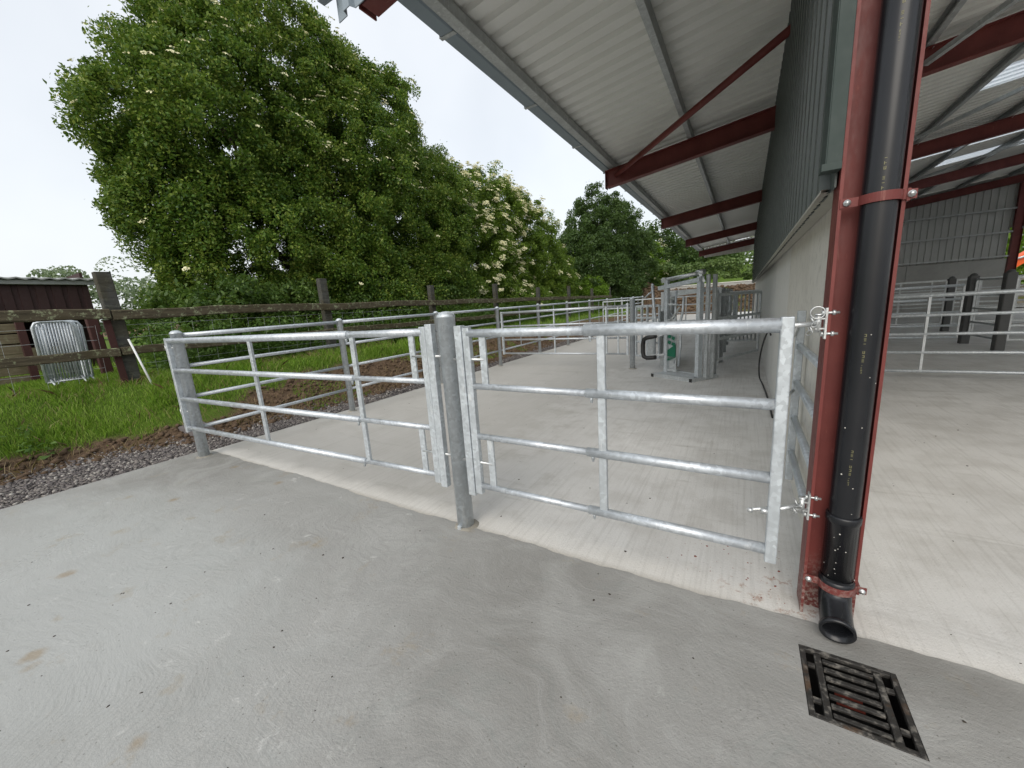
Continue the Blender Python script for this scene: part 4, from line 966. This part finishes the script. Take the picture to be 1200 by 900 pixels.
def crown(name, lobes, nclump, per, csize, lsize, mat, parent, flower=0, fmat=None, fzone=None, fsize=.14, inner=.35, asp=.5, lo=.80, hi=1.05):
    Cc, Nn = lobes_sample(lobes, nclump, lo, hi)
    ni = int(nclump*inner); Ci, Ni = lobes_sample(lobes, ni, .45, .80)
    Ca = np.concatenate([Cc, Ci]); Na = np.concatenate([Nn, Ni])
    k = rng.integers(int(per*.6), int(per*1.4), len(Ca)); idx = np.repeat(np.arange(len(Ca)), k); n = len(idx)
    cs = (csize*rng.uniform(.6,1.4,len(Ca)))[idx][:,None]
    u = rng.normal(0,1,(n,3)); u /= np.linalg.norm(u,axis=1)[:,None]
    out_ = Na[idx]*.8 + np.array([0,0,.3]); sgn = np.sign((u*out_).sum(1)); flip = (rng.random(n) < .72) & (sgn < 0); u[flip] *= -1
    P_ = Ca[idx] + u*cs*(rng.random(n)**.4)[:,None]*np.array([1,1,.9])
    # wispy shoots poking outwards
    m = rng.random(n) < .02; P_[m] += Na[idx][m]*cs[m]*rng.uniform(.2,.7,m.sum())[:,None]
    P_ = P_[P_[:,2] > .55]; u2 = u[:len(P_)]
    V, F = leaves(P_, u2*.5+np.array([0,0,.8]), lsize, asp)
    npmesh(name, V, F, mat, parent)
    if flower:
        sel = [i for i in range(len(Cc)) if fzone is None or fzone(Cc[i], Nn[i])]
        if sel:
            pick = rng.choice(sel, flower); fc = Cc[pick] + Nn[pick]*csize*rng.uniform(.95,1.2,flower)[:,None] + rng.normal(0,csize*.18,(flower,3)) + np.array([0,0,csize*.1])
            # each umbel: a slightly domed disc of florets
            q = 16; ii = np.repeat(np.arange(flower), q); th = rng.uniform(0,2*PI,len(ii)); rad = fsize*np.sqrt(rng.random(len(ii)))*.5*rng.uniform(.6,1.2,flower)[ii]
            ax = Nn[pick]*.6+np.array([0,0,.7]); ax /= np.linalg.norm(ax,axis=1)[:,None]; t1 = np.cross(ax, [0.3,.9,.1]); t1 /= np.linalg.norm(t1,axis=1)[:,None]; t2 = np.cross(ax,t1)
            PP = fc[ii] + t1[ii]*(rad*np.cos(th))[:,None] + t2[ii]*(rad*np.sin(th))[:,None] - ax[ii]*(rad**2*2)[:,None]
            V, F = leaves(PP, ax[ii]*1.2, fsize*.22, .9, .6); npmesh('blossom', V, F, fmat, parent)
def limbs(parent, base, targets, r0, mat=None):
    mb = MB(); b = Vector(base)
    for t_ in targets:
        t_ = Vector(t_); m1 = b.lerp(t_, .3) + Vector((0,0,.5*(t_-b).length*.25)); m2 = b.lerp(t_, .65) + Vector((random.uniform(-.3,.3),random.uniform(-.3,.3),.3))
        mb.path([b-Vector((0,0,.4)), b+Vector((random.uniform(-.1,.1),random.uniform(-.1,.1),.5)), m1, m2, t_], [r0, r0*.8, r0*.6, r0*.38, r0*.10], 8)
        for k in range(5):
            s = m1.lerp(t_, random.uniform(.1,.8)); e = s + Vector((random.uniform(-1.3,1.3),random.uniform(-1.3,1.3),random.uniform(.2,1.3))); mb.path([s, s.lerp(e,.5)+Vector((0,0,.12)), e], [r0*.25,r0*.16,r0*.05], 6)
    mb.build('trunk', mat or M['bark'], parent)
def tree(name, loc, label, cat, lobes, nclump, per, cs, ls, mat, r0=.16, targets=None, **k):
    t = thing(name, loc, label, cat)
    limbs(t, loc, targets or [(l[0]+random.uniform(-.3,.3), l[1], l[2]+l[5]*.35) for l in lobes], r0)
    crown('crown', lobes, nclump, per, cs, ls, mat, t, **k)
    return t
random.seed(11)
L1 = [(-12.2,6.6,3.4,2.1,2.6,2.4),(-12.3,5.9,6.3,2.1,2.3,2.5),(-12.8,7.6,8.6,2.3,2.6,2.3),(-12.2,9.2,5.6,2.6,2.8,3.6),(-12.5,10.6,7.8,2.3,2.4,2.5),(-12.1,12.4,4.3,2.3,2.6,3.5),(-11.7,9.0,2.3,2.1,3.4,2.0),(-12.0,13.6,5.4,1.8,1.7,2.7),(-12.5,5.0,4.6,1.6,1.5,1.7),(-11.7,12.4,2.2,2.0,2.6,1.9)]
tree('elder_tree', (-12.4,9,.65), 'large spreading elder tree with a few cream blossoms behind the wooden fence, tallest at left', 'tree', L1, 2300, 250, .34, .085, M['leaf1'], .17,
     flower=520, fmat=M['flower'], fzone=lambda c, n: (c[2] > 5.4 and n[2] > -.1 and n[0] > -.3) or rng.random() < .06, fsize=.19, asp=.55, inner=.55, lo=.86)
L2 = [(-11.6,17.4,2.0,1.9,4.0,1.8),(-11.5,22.4,1.9,1.8,4.0,1.7),(-12.0,16.2,3.6,2.2,2.4,3.0),(-12.0,17.2,6.0,2.1,2.3,2.1),(-12.0,19.6,5.0,2.2,2.5,3.0),(-11.8,21.9,4.2,2.1,2.5,2.9),(-11.8,24.0,3.0,2.0,2.2,2.4)]
tree('elder_bush', (-12,19,.65), 'rounded elder covered in cream blossom, between the large elder and the dark tree', 'tree', L2, 1300, 170, .36, .11, M['leaf2'], .13,
     flower=3000, fmat=M['flower'], fzone=lambda c, n: (n[0] > -.2 and ((c[1] < 18.6 and (c[2] > 3.2 or rng.random() < .3)) or (c[2] > 5.8))) or rng.random() < .04, fsize=.20, inner=.45, lo=.86)
L3 = [(-10.3,33,2.3,2.6,6,2.2),(-10.9,31,4.0,2.9,3.4,3.4),(-10.6,33,7.0,2.8,3.3,2.9),(-10.4,36,5.0,2.8,3.4,3.9),(-9.9,39,4.0,2.4,3.0,3.2)]
tree('dark_tree', (-10.6,34,.65), 'dense dark green round-headed tree beyond the blossoming elder, left of the roof gutter', 'tree', L3, 900, 170, .5, .16, M['leaf3'], .2, asp=.55)
L4 = [(-8.6,41,4.4,1.5,1.6,2.6),(-8.4,42.5,2.8,1.5,1.6,2.0)]
tree('blossom_shrub', (-8.5,42,.65), 'narrow yellow-green shrub with blossom at the right side of the dark tree', 'shrub', L4, 90, 120, .6, .2, M['leaf4'], .1, flower=200, fmat=M['flower'], fsize=.32)
L5 = [(-8.9,49,4.6,3.2,4,4.6),(-6.2,52,4.2,3,3.5,4.2),(-3.8,56,4.0,3.0,3.5,3.6)]
tree('lane_end_tree', (-7,52,.65), 'broad green tree at the far end of the lane below the red rafter ends', 'tree', L5, 260, 120, 1.0, .30, M['leaf3'], .2, asp=.6)
L6 = [(-9.35,27.3,1.95,1.05,1.15,1.15)]
tree('round_bush', (-9.35,27.3,.65), 'small round bright green bush in front of the dark tree', 'bush', L6, 110, 130, .28, .10, M['leaf4'], .05)
L7 = [(-9.9,18.6,1.5,.9,1.2,1.0),(-9.8,16.6,1.4,.8,1.0,.9)]
tree('low_elder', (-9.8,17.6,.65), 'low bush with a few large cream blossoms at the foot of the blossoming elder', 'bush', L7, 70, 120, .30, .12, M['leaf2'], .04, flower=22, fmat=M['flower'], fsize=.24)
L8 = [(-10.2,5.0,1.5,.8,2.2,1.0),(-10.1,8.6,1.45,.8,2.2,1.0),(-10.2,12.0,1.5,.8,2.2,1.1)]
t8 = tree('hedge_shrub', (-10.2,8,.65), 'dense low dark shrubs growing under the large elder behind the fence', 'shrub', L8, 220, 170, .32, .10, M['leafd'], .04)
L9 = [(-11.0,22.5,1.3,1.2,5.5,1.2),(-10.8,31,1.2,1.0,4.5,1.0)]
tree('hedge_shrub', (-11,26,.65), 'low shrubs along the foot of the far hedge beyond the blossoming elder', 'shrub', L9, 200, 130, .42, .14, M['leafd'], .04)
# distant woodland and hill greenery as masses
def mass(name, lobes, nclump, per, cs, ls, mat, label, cat):
    Cc, Nn = lobes_sample(lobes, nclump, .7, 1.05); k = rng.integers(int(per*.6), int(per*1.4), len(Cc)); idx = np.repeat(np.arange(len(Cc)), k); n = len(idx)
    u = rng.normal(0,1,(n,3)); u /= np.linalg.norm(u,axis=1)[:,None]; u[:,2] = np.abs(u[:,2])*.9 - .1
    P_ = Cc[idx] + u*(cs*rng.uniform(.5,1.4,len(Cc)))[idx][:,None]; V, F = leaves(P_, u*.6+np.array([0,0,.6]), ls, .6); o = npmesh(name, V, F, mat); tag(o, label, cat, None, 'stuff'); return o
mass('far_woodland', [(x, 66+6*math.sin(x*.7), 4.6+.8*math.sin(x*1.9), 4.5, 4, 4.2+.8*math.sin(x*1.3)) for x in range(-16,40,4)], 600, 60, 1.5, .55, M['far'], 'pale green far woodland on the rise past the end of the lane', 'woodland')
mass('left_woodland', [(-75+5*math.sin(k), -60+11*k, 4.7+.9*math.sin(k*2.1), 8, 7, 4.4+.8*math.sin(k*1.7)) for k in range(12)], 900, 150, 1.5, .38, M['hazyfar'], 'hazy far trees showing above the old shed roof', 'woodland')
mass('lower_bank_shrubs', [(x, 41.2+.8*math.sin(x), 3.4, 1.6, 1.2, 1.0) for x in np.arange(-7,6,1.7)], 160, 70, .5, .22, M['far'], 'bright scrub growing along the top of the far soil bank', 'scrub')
mass('yard_hedge', [(x, 40, 2.6, 2.4, 1.5, 3.0) for x in np.arange(9,30,3.5)], 220, 70, .8, .34, M['leaf4'], 'green hedge seen through the gable opening', 'hedge')
# retaining wall on top of the far bank
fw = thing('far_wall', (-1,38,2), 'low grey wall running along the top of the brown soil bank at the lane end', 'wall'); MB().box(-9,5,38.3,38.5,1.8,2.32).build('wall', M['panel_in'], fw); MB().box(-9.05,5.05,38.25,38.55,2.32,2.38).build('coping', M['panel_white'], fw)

# grass blades on the bank
def blades(xy, h, wd, mat, name, label, cat, lean=.35, tz=None):
    n = len(xy); z = terrain(xy[:,0], xy[:,1]) if tz is None else tz
    hh = h*rng.uniform(.5,1.4,n); th = rng.uniform(0,2*PI,n); ld = rng.uniform(0,2*PI,n); ll_ = lean*rng.uniform(.2,1.6,n)*hh
    base = np.stack([xy[:,0], xy[:,1], z-.01],1); s = np.stack([np.cos(th), np.sin(th), np.zeros(n)],1)*(wd*rng.uniform(.7,1.3,n))[:,None]*.5
    ldv = np.stack([np.cos(ld), np.sin(ld), np.zeros(n)],1)*ll_[:,None]
    m = base + ldv*.35 + np.array([0,0,1])*(hh*.6)[:,None]; t_ = base + ldv + np.array([0,0,1])*hh[:,None]
    V = np.stack([base-s, base+s, m+s*.8, t_, m-s*.8],1).reshape(-1,3); F = np.arange(5*n).reshape(-1,5)
    o = npmesh(name, V, F, mat); tag(o, label, cat, None, 'stuff'); return o
def scatter(n, x0, x1, y0, y1, fn):
    x = rng.uniform(x0,x1,n*3); y = rng.uniform(y0,y1,n*3); p = fn(x,y); k = rng.random(n*3) < p; return np.stack([x[k],y[k]],1)[:n]
def gthr(y): return np.where(y < 2.4, .26, .26+.32*sstep((y-2.4)/1.2))
def pg(x, y):
    t = bank_t(x,y); th = gthr(y) + .3*(vnoise(x,y,1.7,5)-.5) + .15*(vnoise(x,y,6,9)-.5); return np.clip((t-th)/.15,0,1)*(.45+.8*vnoise(x,y,4,4))
blades(scatter(120000,-12.5,-6.9,-.9,7,pg), .062, .0070, M['grass'], 'grass', 'bright green mown grass on the bank', 'grass')
blades(scatter(30000,-9.5,-7.2,-.9,12,lambda x,y: pg(x,y)*(vnoise(x,y,2.3,12) > .55)), .115, .008, M['grass'], 'tall_grass', 'taller tufts of grass along the bank top', 'grass', .5)
blades(scatter(40000,-26,-7,-9,30,lambda x,y: pg(x,y)*((y>6)|(x<-11.5)|(y<-.8))), .15, .016, M['grass'], 'far_grass', 'grass beyond the fence and farther along the bank', 'grass')
blades(scatter(5200,-9.0,-6.0,-.5,12,lambda x,y: (bank_t(x,y)>.05)*(bank_t(x,y)<1.4)*(vnoise(x,y,2.1,22)>.35)), .12, .006, M['straw'], 'dry_stems', 'dry brown stems scattered over the bare soil of the bank', 'plants', .9)
def moss(x,y): return (bank_t(x,y)>.08)*(bank_t(x,y)<.8)*(vnoise(x,y,1.5,31)>.68)
blades(scatter(9000,-8,-6,2.4,14,moss), .05, .010, M['grass'], 'bank_moss', 'patches of low green growth on the soil bank', 'plants', .9)
# weeds under the hedge: leafy stems
def weeds(n, x0,x1,y0,y1,h, mat, name, label, fn=None):
    xy = scatter(n,x0,x1,y0,y1,fn or (lambda x,y: np.ones_like(x))); z = terrain(xy[:,0],xy[:,1]); k = 14; i = np.repeat(np.arange(len(xy)),k); hh = (h*rng.uniform(.4,1.3,len(xy)))[i]*rng.random(len(i))
    P_ = np.stack([xy[i,0]+rng.normal(0,.05,len(i)), xy[i,1]+rng.normal(0,.05,len(i)), z[i]+hh+.03],1); V, F = leaves(P_, np.tile(np.array([0,0,1.]),(len(i),1)), .085, .42, .7); o = npmesh(name, V, F, mat); tag(o, label, 'weeds', None, 'stuff')
weeds(2600,-9.9,-8.35,2.6,14,.75,M['weed'],'nettles','nettles and ferns growing between the wooden fence and the hedge')
weeds(1500,-9.9,-7.9,12,34,.85,M['weed'],'hedge_weeds','weeds along the fence at the far part of the bank')
weeds(14,-7.6,-6.9,-.2,1.0,.16,M['weed'],'dock_weed','broad-leaved weeds at the near end of the bank')
# gravel stones and clods
def stones(xy, smin, smax, mat, name, label, cat, flat=.7, tz=None):
    ico = np.array([(0,0,1),(.894,0,.447),(.276,.851,.447),(-.724,.526,.447),(-.724,-.526,.447),(.276,-.851,.447),(.724,.526,-.447),(-.276,.851,-.447),(-.894,0,-.447),(-.276,-.851,-.447),(.724,-.526,-.447),(0,0,-1)])
    fc = np.array([(0,1,2),(0,2,3),(0,3,4),(0,4,5),(0,5,1),(1,6,2),(2,7,3),(3,8,4),(4,9,5),(5,10,1),(6,7,2),(7,8,3),(8,9,4),(9,10,5),(10,6,1),(11,7,6),(11,8,7),(11,9,8),(11,10,9),(11,6,10)])
    n = len(xy); z = terrain(xy[:,0],xy[:,1]) if tz is None else np.full(n,tz); s = smin+(smax-smin)*rng.random(n)**3
    P_ = ico[None]*(1+rng.uniform(-.32,.32,(n,12,1))); sc = rng.uniform(.6,1.25,(n,1,3)); sc[:,:,2] *= flat; P_ = P_*sc*s[:,None,None]
    a_ = rng.uniform(0,2*PI,n); c_, s_ = np.cos(a_)[:,None], np.sin(a_)[:,None]; X = P_[:,:,0]*c_-P_[:,:,1]*s_; Y = P_[:,:,0]*s_+P_[:,:,1]*c_
    V = np.stack([X+xy[:,0:1], Y+xy[:,1:2], P_[:,:,2]+(z+s*flat*.35)[:,None]],2).reshape(-1,3); F = (fc[None]+12*np.arange(n)[:,None,None]).reshape(-1,3)
    o = npmesh(name, V, F, mat); tag(o, label, cat, None, 'stuff'); return o
stones(scatter(14000,-7.6,-5.72,-.7,5,lambda x,y: np.clip(1.2-(bank_t(x,y)-.02)*7,0,1)*np.where(x < -edge(y)-.3,.4,1)), .007,.024, M['stone'], 'gravel', 'crushed grey stone beside the slab edge', 'gravel')
stones(scatter(5000,-6.6,-5.64,5,22,lambda x,y: np.clip(1.2-(bank_t(x,y)-.02)*7,0,1)), .012,.03, M['stone'], 'far_gravel', 'narrow strip of gravel farther along the lane edge', 'gravel')
stones(scatter(5000,-8.3,-6.1,-.6,14,lambda x,y: (bank_t(x,y)>.02)*(bank_t(x,y)<gthr(y)+.05)*1.), .01,.05, M['clod'], 'soil_clods', 'brown clods of earth on the bare bank', 'soil')
stones(scatter(3500,-9,5,34.4,38.2,lambda x,y: np.ones_like(x)), .04,.22, M['clod'], 'far_clods', 'brown earth lumps on the soil bank at the lane end', 'soil')
bk = thing('broken_block', (-6.5,2.35,.1), 'grey broken slab of stone lying on the soil near the corner post', 'stone'); zt2 = float(terrain(-6.6,2.15)); mb = MB(); mb.add([(-6.75,2.0,zt2-.02),(-6.42,2.1,zt2-.03),(-6.45,2.35,zt2-.01),(-6.7,2.3,zt2),(-6.78,2.02,zt2+.10),(-6.5,2.1,zt2+.06),(-6.52,2.28,zt2+.10),(-6.72,2.27,zt2+.14)],[(0,3,2,1),(4,5,6,7),(0,1,5,4),(1,2,6,5),(2,3,7,6),(3,0,4,7)]); mb.build('block', M['stone'], bk, .01)
# grit on the slabs
def flatbits(n, x0,x1,y0,y1,s0,s1,zz,mat,name,label):
    xy = np.stack([rng.uniform(x0,x1,n), rng.uniform(y0,y1,n)],1); stones(xy, s0, s1, mat, name, label, 'debris', .35, zz)
flatbits(300,-4.5,2.2,-.2,1.85,.0010,.0075,.004,M['debris'],'yard_grit','dark specks and chips of dirt scattered on the front slab')
flatbits(420,-5.2,3.5,2.05,8.5,.002,.009,.0,M['debris'],'lane_grit','dark specks of dirt scattered on the lane and shed floor')
flatbits(55,-.35,.35,2.0,2.5,.002,.008,.0,M['redbar'],'rust_crumbs','reddish brown crumbs at the foot of the red column')

S.render.engine = 'CYCLES'
S.cycles.max_bounces = 8; S.cycles.diffuse_bounces = 4; S.cycles.transmission_bounces = 4; S.cycles.transparent_max_bounces = 4
S.cycles.use_denoising = True
